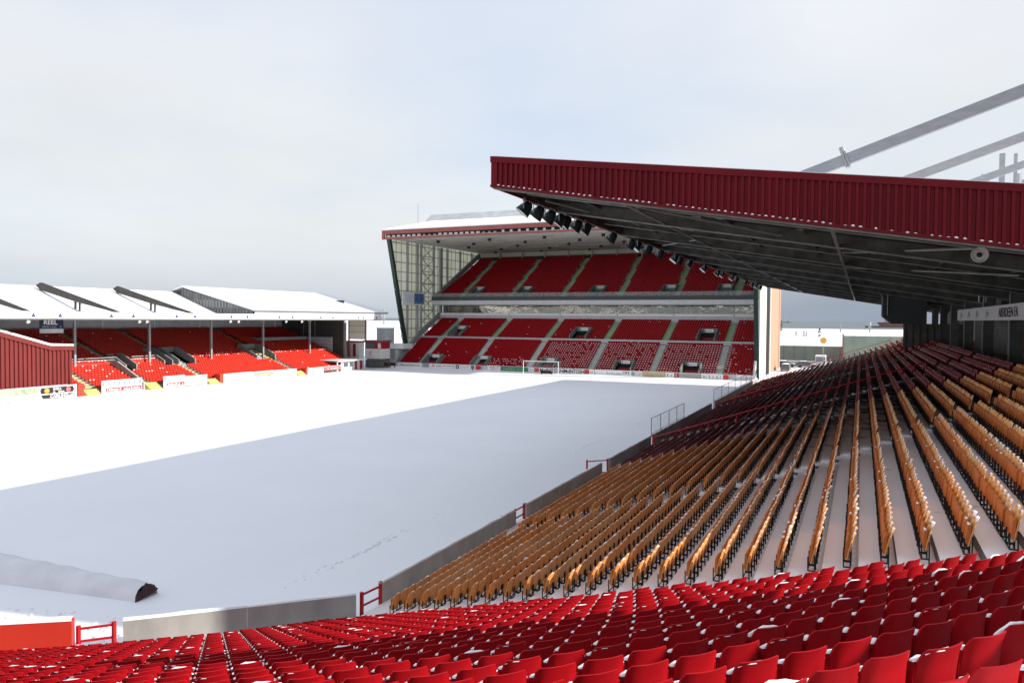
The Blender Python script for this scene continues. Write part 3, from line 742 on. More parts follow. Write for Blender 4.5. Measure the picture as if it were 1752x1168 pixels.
# unseen blocks added and shaped to throw shade bands on near rows and pitch
tw = thing('shade_block', 'plain grey stair block with sloping roof behind the corner seats', 'building', (13, 11.5, 0))
MB().prism([(12, 8.0, 0), (12, 14.75, 0), (12, 14.75, 17.3), (12, 8.0, 13.5)], (3, 0, 0)).build('wall', M['grey_paint'], tw)
MB().prism([(11.9, 7.9, 13.5), (11.9, 14.8, 17.38), (11.9, 14.8, 17.5), (11.9, 7.9, 13.62)], (3.2, 0, 0)).build('roof', M['snow_sheet'], tw)
tw = thing('shade_tower', 'tall grey tower at the near end of the long stand', 'tower', (13, 26, 0))
MB().box(11.2, 14.7, 24.3, 34.5, 0, 31).build('wall', M['grey_paint'], tw)
MB().box(11.1, 14.8, 24.2, 34.6, 31, 31.3).build('roof', M['snow_sheet'], tw)

# ------------------------------------------------------------------ curved corner terrace with the near red seats
C0 = np.array([-48.0, 50.2])
def cr_r(k): return 44.34+.76*k
def cr_top(r): return .75+.359*(r-44.8)
NK = 30
def arc_pt(r, a): return C0[0]+r*math.cos(a), C0[1]+r*math.sin(a)
def right_angle(r, gap):
    lo, hi = -1.3, .2
    for _ in range(50):
        a = (lo+hi)/2; x, y = arc_pt(r, a)
        if y < amber_end(x)-gap: lo = a
        else: hi = a
    return lo
ct = thing('corner_terrace', 'curved terrace of concrete steps under the near red seats', 'terrace', (-8, 12, 0))
for k in range(NK):
    r = cr_r(k); z = cr_top(r)-.80; ri, ro = r-.55, r+.212
    if k == 0: ri = r-.62
    a1 = right_angle(r, 1.06); a0 = -1.16
    n = 22; vs = []; fs = []
    for i in range(n+1):
        a = a0+(a1-a0)*i/n
        for rr in (ri, ro):
            x, y = arc_pt(rr, a); vs += [(x, y, z-.9), (x, y, z)]
    fm = []
    for i in range(n):
        b = i*4; c = b+4
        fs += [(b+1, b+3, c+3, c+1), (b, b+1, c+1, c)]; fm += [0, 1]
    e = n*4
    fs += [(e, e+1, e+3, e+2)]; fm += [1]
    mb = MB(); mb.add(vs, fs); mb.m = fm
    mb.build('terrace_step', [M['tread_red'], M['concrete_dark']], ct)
# seat positions
RED = []          # (row k, angle index, origin, e, f)
for k in range(NK):
    r = cr_r(k); a_lim = right_angle(r, 1.45)-.26/r; z = cr_top(r)-.80; i = 0
    a = -.76+math.floor((a_lim+.76)*r/.48)*.48/r
    while True:
        x, y = arc_pt(r, a); px, py, dp = to_px([x, y, z+.7])
        if x < -26.5 or a < -1.12: break
        if dp > .8:
            fx, fy = -math.cos(a), -math.sin(a); ex, ey = fy, -fx
            RED.append((k, i, (x, y, z), (ex, ey), (fx, fy), px, py, dp))
        a -= .48/r; i += 1
inview = [s for s in RED if -20 < s[5] < 1772 and s[6] < 1215]
inview.sort(key=lambda s: s[7])
best = inview[:300]; bs = {(s[0], s[1]) for s in best}
rest = [s for s in RED if (s[0], s[1]) not in bs and not (s[6] > 1330 and s[7] < 6)]
def snow_kind(): 
    q = random.random(); return 0 if q < .42 else 1 if q < .53 else 2 if q < .93 else 3
random.seed(31)
SNOWS = (SNOW_A, SNOW_B, SNOW_C, SNOW_D)
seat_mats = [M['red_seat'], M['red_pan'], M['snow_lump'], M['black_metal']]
groups = {0: [], 1: [], 2: [], 3: []}
for s in rest: groups[snow_kind()].append(s)
allv = []
protos = []
for q in range(4):
    protos.append(merge(remat(RED_BACK, 0), remat(RED_PAN, 1), remat(SNOWS[q], 2), remat(RED_BRACKET, 3)))
# the mass of smaller red seats is one object: join the four variants
def field_multi(name, protos, groups, mats, smooth=None, tilt=0.0, **props):
    me_all = None; objs = []
    V = []; Lp = []; St = []; Mi = []; nv = 0; nl = 0
    for q, lst in groups.items():
        if not lst: continue
        p = protos[q]; Vq = np.array(p.v); k = len(Vq); n = len(lst)
        O = np.array([s[2] for s in lst]); E_ = np.array([s[3] for s in lst]); F_ = np.array([s[4] for s in lst])
        tl = RNG.normal(0, tilt, n) if tilt else np.zeros(n)
        rot = RNG.normal(0, .02, n) if tilt else np.zeros(n)
        x = Vq[None, :, 0]+rot[:, None]*Vq[None, :, 1]; y = Vq[None, :, 1]+tl[:, None]*(Vq[None, :, 2]-.35)-rot[:, None]*Vq[None, :, 0]
        P = np.empty((n, k, 3))
        P[..., 0] = O[:, None, 0]+x*E_[:, None, 0]+y*F_[:, None, 0]
        P[..., 1] = O[:, None, 1]+x*E_[:, None, 1]+y*F_[:, None, 1]
        P[..., 2] = O[:, None, 2]+Vq[None, :, 2]
        V.append(P.reshape(-1, 3))
        lo = np.concatenate([np.array(f) for f in p.f]); tot = np.array([len(f) for f in p.f])
        Lp.append((lo[None]+(np.arange(n)*k)[:, None]+nv).ravel()); nv += n*k
        tt = np.tile(tot, n); St.append(np.concatenate([[0], np.cumsum(tt)[:-1]])+nl); nl += int(tt.sum())
        Mi.append(np.tile(np.array(p.m), n))
    V = np.concatenate(V); Lp = np.concatenate(Lp); St = np.concatenate(St); Mi = np.concatenate(Mi)
    me = bpy.data.meshes.new(name); me.vertices.add(len(V)); me.vertices.foreach_set('co', V.ravel())
    me.loops.add(len(Lp)); me.loops.foreach_set('vertex_index', Lp.astype(np.int32))
    me.polygons.add(len(St)); me.polygons.foreach_set('loop_start', St.astype(np.int32))
    me.polygons.foreach_set('material_index', Mi.astype(np.int32))
    for m_ in mats: me.materials.append(m_)
    me.update(calc_edges=True); me.validate()
    if smooth is not None:
        me.polygons.foreach_set('use_smooth', [True]*len(me.polygons)); me.set_sharp_from_angle(angle=R(smooth))
    return link(name, me, None, **props)
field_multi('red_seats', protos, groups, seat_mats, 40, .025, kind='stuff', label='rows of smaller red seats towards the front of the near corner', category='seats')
def seat_things(lst, parts, prefix, labels, group, cat, cname, rotj=.02):
    """lst of seats; parts(q) -> [(name, mesh)]; every seat is an empty with its own part objects"""
    first = {}
    for s, lab in zip(lst, labels):
        o = bpy.data.objects.new(cname, None); COL.objects.link(o)
        e = s[3]; f = s[4]; j = random.gauss(0, rotj)
        o.matrix_world = Matrix(((e[0], f[0], 0, s[2][0]), (e[1], f[1], 0, s[2][1]), (0, 0, 1, s[2][2]), (0, 0, 0, 1))) @ Matrix.Rotation(j, 4, 'Z') @ Matrix.Rotation(random.gauss(0, .02), 4, 'X')
        o['label'] = lab; o['category'] = cat; o['group'] = group; o.empty_display_size = .2
        for nm, me in parts():
            p = bpy.data.objects.new(nm, me); COL.objects.link(p); p.parent = o
m_back = RED_BACK.mesh('backrest', [M['red_seat']], 40); m_pan = RED_PAN.mesh('seat_pan', [M['red_pan']], 40)
m_brk = RED_BRACKET.mesh('bracket', [M['black_metal']]); m_snow = [p.mesh('snow_cap', [M['snow_lump']], 50) for p in SNOWS]
def red_parts():
    return [('backrest', m_back), ('seat_pan', m_pan), ('bracket', m_brk), ('snow_cap', m_snow[snow_kind()])]
# name each seat by its place: rank in its row counted from the right, row counted from the bottom
rows = sorted({s[0] for s in best}, reverse=True)
rank = {}
for k in rows:
    vis = sorted([s for s in inview if s[0] == k], key=lambda s: -s[5])
    for i, s in enumerate(vis): rank[s[0], s[1]] = i+1
rowno = {k: i+1 for i, k in enumerate(rows)}
labels = []
for s in best:
    i, rn = rank[s[0], s[1]], rowno[s[0]]
    labels.append(f"red tip-up seat, {ordinal(i)} from the right in the {ordinal(rn)} visible row from the bottom")
seat_things(best, red_parts, 'red', labels, 'red seats nearest the camera', 'seat', 'tip_up_seat')

# ------------------------------------------------------------------ amber and maroon seats of the long stand
def sseats(n, y0, y1):
    out = []; y = y0+.25; i = 0
    while y < y1-.2:
        out.append((n, i, (row_x(n), y, row_z(n)), (0.0, 1.0), (-1.0, 0.0), *[float(v) for v in to_px([row_x(n), y, row_z(n)+.7])])); y += .48; i += 1
    return out
AMB = []; MAR = []; amb_far = []
for n in range(NS-1):
    b = 48.0+(.0 if n < 22 else -.4*(n-22))
    AMB += [('a',)+s for s in sseats(n, amber_end(row_x(n)), aisle_y(n)-.5)]
    AMB += [('b',)+s for s in sseats(n, aisle_y(n)+.55, b)]
    MAR += sseats(n, b+.5, 59.4); MAR += sseats(n, 60.7, 87.5); MAR += sseats(n, 88.7, 129.4)
seen = [s for s in AMB if -10 < s[6] < 1765 and s[7] < 1180]
seen.sort(key=lambda s: s[8]); abest = seen[:300]; ab = {(s[0], s[1], s[2]) for s in abest}
arest = [s[1:] for s in AMB if (s[0], s[1], s[2]) not in ab]
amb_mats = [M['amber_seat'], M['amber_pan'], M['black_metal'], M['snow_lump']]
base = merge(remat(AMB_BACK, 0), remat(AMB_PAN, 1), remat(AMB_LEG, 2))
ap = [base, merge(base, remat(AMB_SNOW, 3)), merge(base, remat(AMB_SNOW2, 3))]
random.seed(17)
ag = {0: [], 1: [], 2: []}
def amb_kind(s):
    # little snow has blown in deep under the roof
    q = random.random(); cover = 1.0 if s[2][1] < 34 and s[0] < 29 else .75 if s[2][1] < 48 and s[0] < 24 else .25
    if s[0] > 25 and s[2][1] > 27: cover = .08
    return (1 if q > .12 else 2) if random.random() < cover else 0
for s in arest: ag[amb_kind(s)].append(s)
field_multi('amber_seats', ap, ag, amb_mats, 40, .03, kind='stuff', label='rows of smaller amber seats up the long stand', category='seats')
mb_back = AMB_BACK.mesh('backrest', [M['amber_seat']], 40); mb_pan = AMB_PAN.mesh('seat_pan', [M['amber_pan']], 40); mb_leg = AMB_LEG.mesh('leg_frame', [M['black_metal']])
mb_sn = [AMB_SNOW.mesh('snow_cap', [M['snow_lump']], 50), AMB_SNOW2.mesh('snow_cap', [M['snow_lump']], 50)]
cur = iter(abest)
def amb_parts():
    s = next(cur)[1:]; k = amb_kind(s)
    return [('backrest', mb_back), ('seat_pan', mb_pan), ('leg_frame', mb_leg)]+([('snow_cap', mb_sn[k-1])] if k else [])
labs = []
for s in abest:
    part = 'near end' if s[0] == 'a' else 'aisle end'
    labs.append(f"amber seat, {ordinal(s[2]+1)} from the {part} of the {ordinal(s[1]+1)} row up from the pitch")
seat_things([s[1:] for s in abest], amb_parts, 'amber', labs, 'amber seats nearest the camera', 'shell seat', 'shell_seat')
mg = {0: [], 1: []}
marv = [MAR_SEAT, merge(MAR_SEAT, remat(AMB_SNOW, 1))]
mg.update({2: [], 3: [], 4: []})
for s in MAR:
    if s[2][1] > 93:  # far rows: brighter red stands in for sunlight entering at the far end
        q = random.random(); mg[4 if q < .10 else 3 if q < .45 and s[0] < 26 else 2].append(s); continue
    mg[1 if random.random() < (.20 if s[0] < 14 and s[2][1] < 100 else .35 if s[2][1] > 100 and s[0] < 24 else .03) else 0].append(s)
mfar = MAR_SEAT
field_multi('maroon_seats', marv+[remat(MAR_SEAT, 2), merge(remat(MAR_SEAT, 2), remat(AMB_SNOW2, 1)), remat(MAR_SEAT, 3)], mg, [M['maroon_seat'], M['snow_lump'], M['red_seat_far'], M['amber_seat']], 40, .03, kind='stuff', label='rows of maroon seats beyond the amber blocks of the long stand', category='seats')

# ------------------------------------------------------------------ tall two tier stand at the far end
XL, XRr = -90.7, -16.75
rd = thing('grandstand', 'tall two tier stand with red seats behind the far goal', 'grandstand', (-53, 150, 0))
AIS = (-84.8, -72.3, -59.9, -47.0, -35.0, -23.0)
def tier(y0, z0, y1, z1, nrow):
    ty, tz = (y1-y0)/nrow, (z1-z0)/nrow
    return [(y0+ty*(i+1)-.12, z0+tz*i, ty, tz) for i in range(nrow)]     # seat back y, tread z
T1 = tier(136.3, .45, 145.4, 5.75, 14); T2 = tier(146.3, 6.2, 154.6, 10.15, 11); T3 = tier(151.8, 14.75, 174.2, 25.5, 28)
VOM1 = [(738, 761, 603, 620), (826.7, 849, 604, 625), (946, 977, 609, 630), (1082.7, 1116.6, 613, 631), (1193.7, 1227.6, 615, 637)]
def unproj(px, py, Y):
    w = (px-876)/F_PX*CR-(py-584)/F_PX*CU+CD
    t = Y/w[1]; return w[0]*t, HC+w[2]*t
vox = {1: [(-82.4, 3.6), (-70.9, 3.5), (-56.0, 3.4), (-40.6, 3.4), (-28.0, 3.4)], 2: [(-82.2, 3.0), (-53.0, 3.4), (-27.1, 3.4)], 3: [(-81.0, 2.6), (-68.9, 2.6), (-51.7, 2.8), (-36.2, 2.8), (-24.9, 2.8)]}
FARS = {0: [], 1: []}
def tier_build(T, which, nm, x0=XL+.9, x1=XRr-.5, snow=None, vrows=(0, 4)):
    for i, (yb, zt, ty, tz) in enumerate(T):
        b = MB(); cuts = [x0-.5]
        if vrows[0] <= i <= vrows[1]:
            for c, w in vox[which]: cuts += [c-w/2+.1, c+w/2-.1]
        cuts.append(x1+.5)
        for ca, cb2 in zip(cuts[::2], cuts[1::2]): b.box(ca, cb2, yb-ty+.12, yb+.12, zt-tz-.4, zt, 0)
        b.build('terrace_step', [M['tread_far']], rd)
        x = x0
        while x < x1:
            ok = all(abs(x-a-shift(which, i)) > .72 for a in AIS)
            if vrows[0] <= i < vrows[1]+1: ok = ok and all(abs(x-c) > w/2+.35 + (.9 if i < vrows[1] and x > c and which == 1 else 0)*0 for c, w in vox[which])
            if ok: FARS[snow(x, i) if snow else 0].append((0, 0, (x, yb, zt), (-1.0, 0.0), (0.0, -1.0)))
            x += .5
def shift(which, i): return {1: 0, 2: 0, 3: -(i/28)*1.6+1.0}[which]
random.seed(77)
def snow1(x, i):
    p = .97 if x > -58 and i < 13 else .6 if x > -70 and i < 4 else .02
    if x > -21: p = .1
    return 1 if random.random() < p*(1-.012*i) else 0
tier_build(T1, 1, 'lower', snow=snow1, vrows=(0, 4)); tier_build(T2, 2, 'middle', snow=lambda x, i: 1 if random.random() < .012 else 0, vrows=(0, 5)); tier_build(T3, 3, 'upper', vrows=(0, 6))
fs_ = far_folded(True); ff_ = far_folded()
field_multi('red_seats', [ff_, fs_], FARS, [M['red_seat_far'], M['snow_lump'], M['red_pan_far']], None, .0, kind='stuff', label='red seats filling both tiers of the tall far stand', category='seats')
# aisles
for T, which in ((T1, 1), (T2, 2), (T3, 3)):
    for a in AIS:
        b = MB()
        for i, (yb, zt, ty, tz) in enumerate(T):
            xx = a+shift(which, i)
            b.box(xx-.62, xx+.62, yb-ty+.10, yb-ty*.45, zt-.05, zt+.02, 0); b.box(xx-.62, xx+.62, yb-ty*.45, yb+.10, zt-.05, zt+tz*.5, 1, top=0)
        b.build('aisle_stairs', [M['aisle_green'] if which > 1 else M['aisle_pale'], M['step_dark'] if which > 1 else M['step_pale']], rd)
        for i, (yb, zt, ty, tz) in enumerate(T):
            if which == 3 and i % 4 == 1: MB().tube((a+shift(3, i)-.7, yb, zt), (a+shift(3, i)-.7, yb, zt+1.1), .035, n=5).build('aisle_rail', M['galv'], rd)
# vomitories
def vomitory(x, w, T, rows, h, which):
    y0 = T[0][0]-T[0][2]; yb, zt, ty, tz = T[rows]; z0 = T[0][1]-.1
    g_ = MB(); zt2 = zt+.9
    for sx in (-1, 1):
        xx = x+sx*w/2
        g_.prism([(xx-.1, y0+.1, z0), (xx-.1, yb, z0), (xx-.1, yb, zt2), (xx-.1, yb-.5, zt2), (xx-.1, y0+.1, z0+1.15)], (.2, 0, 0))
    g_.box(x-w/2+.1, x+w/2-.1, yb-.2, yb, z0+h, zt2, 0)
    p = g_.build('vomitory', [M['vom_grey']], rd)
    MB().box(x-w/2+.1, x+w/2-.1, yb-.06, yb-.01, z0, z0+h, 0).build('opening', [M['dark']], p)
    MB().box(x-w/2+.5, x+w/2-.3, yb-1.2, yb-1.1, z0, z0+1.0, 0).build('red_barrier', [M['red_door']], p)
    s_ = MB(); s_.box(x-.85, x+.85, yb-.27, yb-.2, zt2-.75, zt2-.15, 0); s_.box(x-.72, x-.58, yb-.285, yb-.272, zt2-.66, zt2-.26, 1); s_.box(x-.4, x+.6, yb-.285, yb-.272, zt2-.52, zt2-.42, 2)
    s_.build('sign', [M['print_white'], M['print_black'], M['print_grey']], p)
    st = MB()
    for i in range(rows+1):
        yb2, zt_, ty_, tz_ = T[i]; sx = x+w/2+.65 if which != 1 or x > -60 else x+w/2+.65
        if which == 1 and x > -45: sx = x-w/2-.65
        if which == 3 and x > -40: sx = x-w/2-.65
        st.box(sx-.5, sx+.5, yb2-ty_+.10, yb2+.1, zt_-.05, zt_+.06, 1, top=0)
    st.build('vomitory_stairs', [M['aisle_green'], M['step_dark']], rd)
for x, w in vox[1]: vomitory(x, w, T1, 4, 1.9, 1)
for x, w in vox[2]: vomitory(x, w, T2, 5, 1.9, 2)
for x, w in vox[3]: vomitory(x, w, T3, 6, 1.9, 3)
# front wall, walkway rail, boxes, bands
MB().box(XL-.2, XRr+.2, 135.9, 136.2, -.2, 1.0).build('front_wall', M['light_grey'], rd)
MB().box(XL, XRr, 145.42, 146.28, 4.8, 5.8).build('walkway', M['tread_far'], rd)
MB().box(XL, XRr, 145.38, 145.46, 5.8, 6.55).build('walkway_barrier', M['galv'], rd)
MB().box(XL, XRr, 154.7, 156.2, 9.0, 11.25).build('ledge_wall', M['light_grey'], rd)
for a, b in zip((XL,)+AIS, AIS+(XRr,)): MB().box(a+.08, b-.08, 154.5, 155.0, 11.25, 11.75).build('ledge_coping', M['snow_lump'], rd)
x = XL+.3; i = 0
while x < XRr-.3:
    x1 = min(x+3.05, XRr-.3); MB().box(x+.02, x1-.02, 156.3, 156.4, 11.3, 13.5).build('box_window', M['glass_box'], rd); x = x1
MB().box(XL, XRr, 156.45, 156.6, 9, 14).build('box_back', M['dark'], rd)
MB().box(XL, XRr, 151.3, 156.5, 13.5, 13.62).build('box_soffit', M['grey_paint'], rd)
x = XL
while x < XRr-.1:
    x1 = min(x+2.35, XRr); MB().box(x+.015, x1-.015, 151.2, 151.32, 13.62, 14.55).build('band_panel', M['band_white'], rd); x = x1
MB().box(XL, XRr, 151.34, 151.6, 13.62, 15.35).build('tier_front', M['green_steel'] if False else M['grey_paint'], rd)
MB().box(XL, XRr, 151.2, 151.335, 14.56, 15.4).build('dark_band', mat('dark green band', (.05, .065, .06), .6), rd)
x = XL+.2
while x < XRr-.2:
    x1 = min(x+3.1, XRr-.1); MB().box(x+.03, x1-.03, 151.28, 151.31, 15.4, 16.25).build('balustrade_glass', M['clear_glass'], rd); x = x1
# back wall of the upper tier: dark band, light strip, posts
MB().box(XL, XRr, 175.2, 175.4, 20, 26.3).build('back_wall', M['green_steel'], rd)
x = XL
while x < XRr-.1:
    x1 = min(x+6.2, XRr); MB().box(x+.1, x1-.1, 175.25, 175.35, 26.32, 27.6).build('light_strip', M['panel'], rd)
    MB().box(x-.15, x+.15, 174.6, 174.9, 24.5, 28.3).build('back_post', M['galv'], rd); x = x1
# soffit and roof
MB().prism([(XL-1.4, 133.6, 27.25), (XL-1.4, 178, 27.4), (XL-1.4, 178, 27.6), (XL-1.4, 133.6, 27.45)], (XRr-XL+2.4, 0, 0)).build('soffit', M['soffit'], rd)
for yy, off in ((140, 0), (147, 5), (154, 0), (161, 5), (168, 0)):
    x = XL+3+off
    while x < XRr-6:
        MB().box(x, x+7.2, yy-.05, yy+.05, 27.1, 27.28).build('soffit_beam', M['red_fascia'] if False else M['tube_grey'], rd)
        MB().box(x+4.2, x+4.8, yy+1.0, yy+1.5, 26.7, 27.3).build('speaker_box', M['black_metal'], rd); x += 12.4
MB().box(XL-1.5, XRr+1.1, 133.2, 133.6, 28.05, 28.85).build('fascia', M['red_fascia'], rd)
MB().box(XL-1.5, XRr+1.1, 133.2, 133.6, 26.95, 27.3).build('fascia_lower', M['red_fascia'], rd)
MB().box(XL-1.5, XL-.9, 133.19, 133.6, 27.3, 28.05).build('fascia_end', M['red_fascia'], rd)
MB().box(XL-.9, XRr+1.1, 134.0, 134.15, 27.3, 28.05).build('lamp_recess', M['dark'], rd)
x = XL-.2; i = 0
while x < XRr:
    if (i % 11) not in (7, 8, 9) or x > -62:
        if x > -66: MB().lathe([(.30, 0), (.30, .12), (.1, .14)], (x, 133.95, 27.68), (0, -1, 0), 12).build('roof_lamp', M['print_white'], rd)
        else: MB().box(x-.38, x+.38, 133.75, 133.95, 27.5, 27.85).build('roof_lamp', M['print_white'], rd)
    else: MB().box(x-.3, x+.3, 133.75, 133.95, 27.45, 27.75).build('roof_lamp', M['galv'], rd)
    x += 1.25 if x < -66 else 1.75; i += 1
MB().prism([(XL-1.4, 133.25, 28.88), (XL-1.4, 154, 33.2), (XL-1.4, 154, 33.5), (XL-1.4, 133.25, 29.1)], (XRr-XL+2.4, 0, 0)).build('roof_snow', M['snow_sheet'], rd)
MB().prism([(XL-1.3, 134.3, 27.62), (XL-1.3, 178, 27.65), (XL-1.3, 178, 33.1), (XL-1.3, 154, 33.1), (XL-1.3, 134.3, 28.9)], (XRr-XL+2.2, 0, 0)).build('roof_body', M['soffit'], rd)
MB().prism([(-93.6, 151, 31.8), (-93.0, 154.5, 34.9), (-93.0, 160, 34.9), (-93.6, 162, 31.8)], (XRr+93, 0, 0)).build('roof_ridge', mat('snow dusted grey roof', (.42, .44, .47), .6, col2=(.54, .56, .58), nscale=.35, stretch=(1, 1, .1)), rd)
MB().tube((-94.4, 151, 32), (-94.4, 151, 37.3), .05, .03, 6).build('aerial', M['rail_grey'], rd)
# left side wall of translucent sheets
SW = [134.6, 141.0, 146.7, 152.2, 158.6, 165.0, 171.0, 175.0]
def wall_bottom(y): 
    if y < 137: return 1.0
    if y < 145.7: return 1.3+(y-137)*.60
    if y < 154.8: return 6.5+(y-145.7)*.48
    return 15.6+(y-154.8)*.56
xw = XL-.35
for y0, y1 in zip(SW[:-1], SW[1:]):
    z = 0.0; top = 27.2; nseg = 3
    rails = [0]+[2.05*i for i in range(1, 14)]+[27.25]
    for za, zb in zip(rails[:-1], rails[1:]):
        for q in range(nseg):
            ya, yb2 = y0+.2+(y1-y0-.3)*q/nseg, y0+.2+(y1-y0-.3)*(q+1)/nseg
            la = 1.2 if True else 0
            fy = 139.7-(27.7-za)/27.7*0
            lead = 139.9-(zb-4.6)*.245 if zb > 4.6 else 139.9+(4.6-zb)*.1
            if yb2 < lead or zb < wall_bottom(ya)-.5: continue
            if za < .1 or q: MB().box(xw+.0, xw+.06, max(ya, lead)-.05, max(ya, lead)+.05, max(za, wall_bottom(ya)-1.0), zb).build('side_mullion', M['rail_grey'], rd)
            MB().box(xw-.04, xw, max(ya+.04, lead), yb2-.04, za+.05, min(zb-.05, top)).build('wall_panel', M['panel'], rd)
    MB().box(xw+.02, xw+.42, y1-.22, y1+.22, max(0, wall_bottom(y1)-1.2), 27.2).build('side_column', M['tube_grey'] if False else M['galv'], rd)
MB().box(xw+.02, xw+.42, 145.0, 145.4, 4, 27.2).build('side_column', M['galv'], rd)
for za in [2.05*i for i in range(1, 14)]:
    lead = 139.9-(za-4.6)*.245
    y_hi = next((y for y in np.arange(lead, 176, .25) if wall_bottom(y) > za+.3), 175.5)
    MB().box(xw-.0, xw+.10, lead, y_hi, za-.06, za+.06).build('side_rail', M['rail_grey'], rd)
for zz in np.arange(9.5, 26, 2.9):
    b = MB(); b.beam((xw+.3, 147, zz), (xw+.3, 152, zz+2.9), .12, .12); b.beam((xw+.3, 152, zz), (xw+.3, 147, zz+2.9), .12, .12); b.beam((xw+.3, 147, zz), (xw+.3, 152, zz), .14, .14)
    b.build('cross_brace', M['tube_grey'], rd)
# raking stringers beside the seats and the leaning front columns
for (ya, za, yb2, zb) in ((135.6, .6, 145.7, 7.0), (145.7, 7.0, 155, 11.6), (152.0, 15.2, 175, 27.0)):
    MB().beam((XL+.1, ya, za-.1), (XL+.1, yb2, zb-.1), .5, 1.1).build('raking_beam', M['grey_paint'], rd)
MB().box(XL-.1, XL+.4, 154.5, 155.5, 9, 27).build('side_column', M['galv'], rd)
MB().beam((XL-.2, 141.4, 1.2), (XL-.2, 133.9, 27.4), .75, .8).build('front_column', M['green_steel'], rd)
MB().beam((XRr+.0, 140.4, -.2), (XRr-.0, 134.2, 27.4), .75, .8).build('front_column', M['green_steel'], rd)
# right side wall
MB().box(XRr+.05, XRr+.30, 140.8, 150.6, 0, 27.2).build('side_cladding', M['cream'], rd)
MB().box(XRr+.05, XRr+.32, 157.5, 174.5, 0, 27.2).build('brick_wall', M['brick'], rd)
MB().box(XRr+.02, XRr+.2, 150.6, 157.5, 0, 27.2).build('wall_recess', M['dark'], rd)
MB().tube((XRr+.5, 155, 0), (XRr+.5, 155, 26), .16, n=8).build('downpipe', M['white'], rd)
MB().box(XL-.3, XRr+.3, 175.6, 178.2, 0, 27.3).build('rear_block', M['brick'], rd)
MB().prism([(XRr-.3, 136.2, 0), (XRr-.3, 139.4, 0), (XRr-.3, 139.4, 3.4), (XRr-.3, 138.6, 3.4)], (.3, 0, 0)).build('end_wing', M['light_grey'], rd)
# screen hung on the side wall
sb = thing('screen_board', 'white framed screen with a blue picture on the far stand side wall', 'board', (-90, 142, 15))
MB().box(-90.25, -90.05, 138.0, 147.0, 13.35, 16.2).build('frame', M['white'], sb)
MB().box(-90.04, -90.02, 142.6, 146.6, 13.65, 15.95).build('picture', M['picture'], sb)
l_ = MB()
for k, ln in enumerate((2.6, 3.0, 2.3, 2.8)): l_.box(-90.04, -90.02, 139.3, 139.3+ln, 15.4-k*.45, 15.6-k*.45)
l_.box(-90.04, -90.02, 138.95, 139.05, 13.7, 15.9)
l_.build('print_lines', M['pale_blue'], sb)

# ------------------------------------------------------------------ goal
go = thing('goal', 'white goal frame with a thin net at the far end of the pitch', 'goal', (-54.8, 131.2, 0))
for x in (-58.36, -51.24): MB().tube((x, 131.2, 0), (x, 131.2, 2.5), .07, n=8).build('goal_post', M['print_white'], go)
MB().tube((-58.43, 131.2, 2.5), (-51.17, 131.2, 2.5), .07, n=8).build('crossbar', M['print_white'], go)
nn = MB()
for i in range(25):
    x = -58.36+7.12*i/24; nn.beam((x, 131.2, 2.5), (x, 132.2, 2.45), .006, .006); nn.beam((x, 132.2, 2.45), (x, 133.3, .1), .006, .006)
for i in range(9):
    q = i/8; nn.beam((-58.36, 132.2+1.1*q, 2.45-2.35*q), (-51.24, 132.2+1.1*q, 2.45-2.35*q), .006, .006)
nn.build('net', M['print_white'], go, kind='stuff')
for x in (-58.36, -51.24): MB().tube((x, 131.2, 2.45), (x, 132.9, 2.45), .025, n=6).build('net_support', M['rail_grey'], go)
bb = thing('bench', 'low dark brown bench standing inside the far goal', 'bench', (-54.2, 132.6, 0))
MB().box(-55.3, -53.0, 132.3, 132.8, .55, .7).build('seat', M['brown'], bb)
MB().box(-55.3, -53.0, 132.75, 132.85, .15, .62).build('back_board', M['brown'], bb)
for x in (-55.2, -53.1): MB().box(x-.05, x+.05, 132.35, 132.7, 0, .55).build('leg', M['brown'], bb)
# little corner and line markers
for i, (x, y, lab) in enumerate(((-70.6, 133.6, 'small dark marker post standing on snow before the green board'), (-29.5, 132.6, 'thin marker pole on the snow before the white boards'))):
    f_ = thing('marker_post', lab, 'post', (x, y, 0)); MB().tube((x, y, 0), (x, y, 1.0), .05, n=6).build('pole', M['print_grey'] if i else M['print_black'], f_)
    MB().lathe([(.09, 0), (.09, .12), (.0, .16)], (x, y, .95), (0, 0, 1), 8).build('cap', M['print_grey'] if i else M['print_black'], f_)

# ------------------------------------------------------------------ advertising boards by the far stand (facing the pitch)
BY = 135.5
def marks(b, x0, x1, z0, z1, n, y, mi, seedn=0, axis='x'):
    """rows of small broken strokes: print too small to read"""
    rr = random.Random(seedn); x = x0
    while x < x1:
        w = rr.uniform(.10, .26); h = rr.uniform(.6, 1.0)*(z1-z0)
        if rr.random() < .85:
            if axis == 'x': b.box(x, min(x+w, x1), y-.012, y, z0, z0+h, mi)
            else: b.box(y, y+.012, x, min(x+w, x1), z0, z0+h, mi)
        x += w+rr.uniform(.06, .16)
def board(x0, x1, label, face, z0=.15, z1=1.0, deco=None, y=BY):
    t = thing('advert_board', label, 'board', ((x0+x1)/2, y, 0))
    MB().box(x0, x1, y, y+.08, z0, z1).build('board_face', M[face], t)
    MB().box(x0-.02, x1+.02, y-.02, y+.10, z1, z1+.05).build('snow_cap', M['snow_lump'], t)
    for x in (x0+.3, x1-.3): MB().box(x-.04, x+.04, y+.09, y+.15, 0, z1).build('post', M['rail_grey'], t)
    if deco: deco(t, x0, x1, z0, z1, y)
    return t
def d_marks(mt, lo=.3, hi=.7, a=.08, b_=.92, sd=1, col2=None):
    def f(t, x0, x1, z0, z1, y):
        q = MB(); w = x1-x0; h = z1-z0
        marks(q, x0+a*w, x0+b_*w, z0+lo*h, z0+hi*h, 0, y, 0, sd); q.build('print_lines', M[mt], t, kind='stuff')
    return f
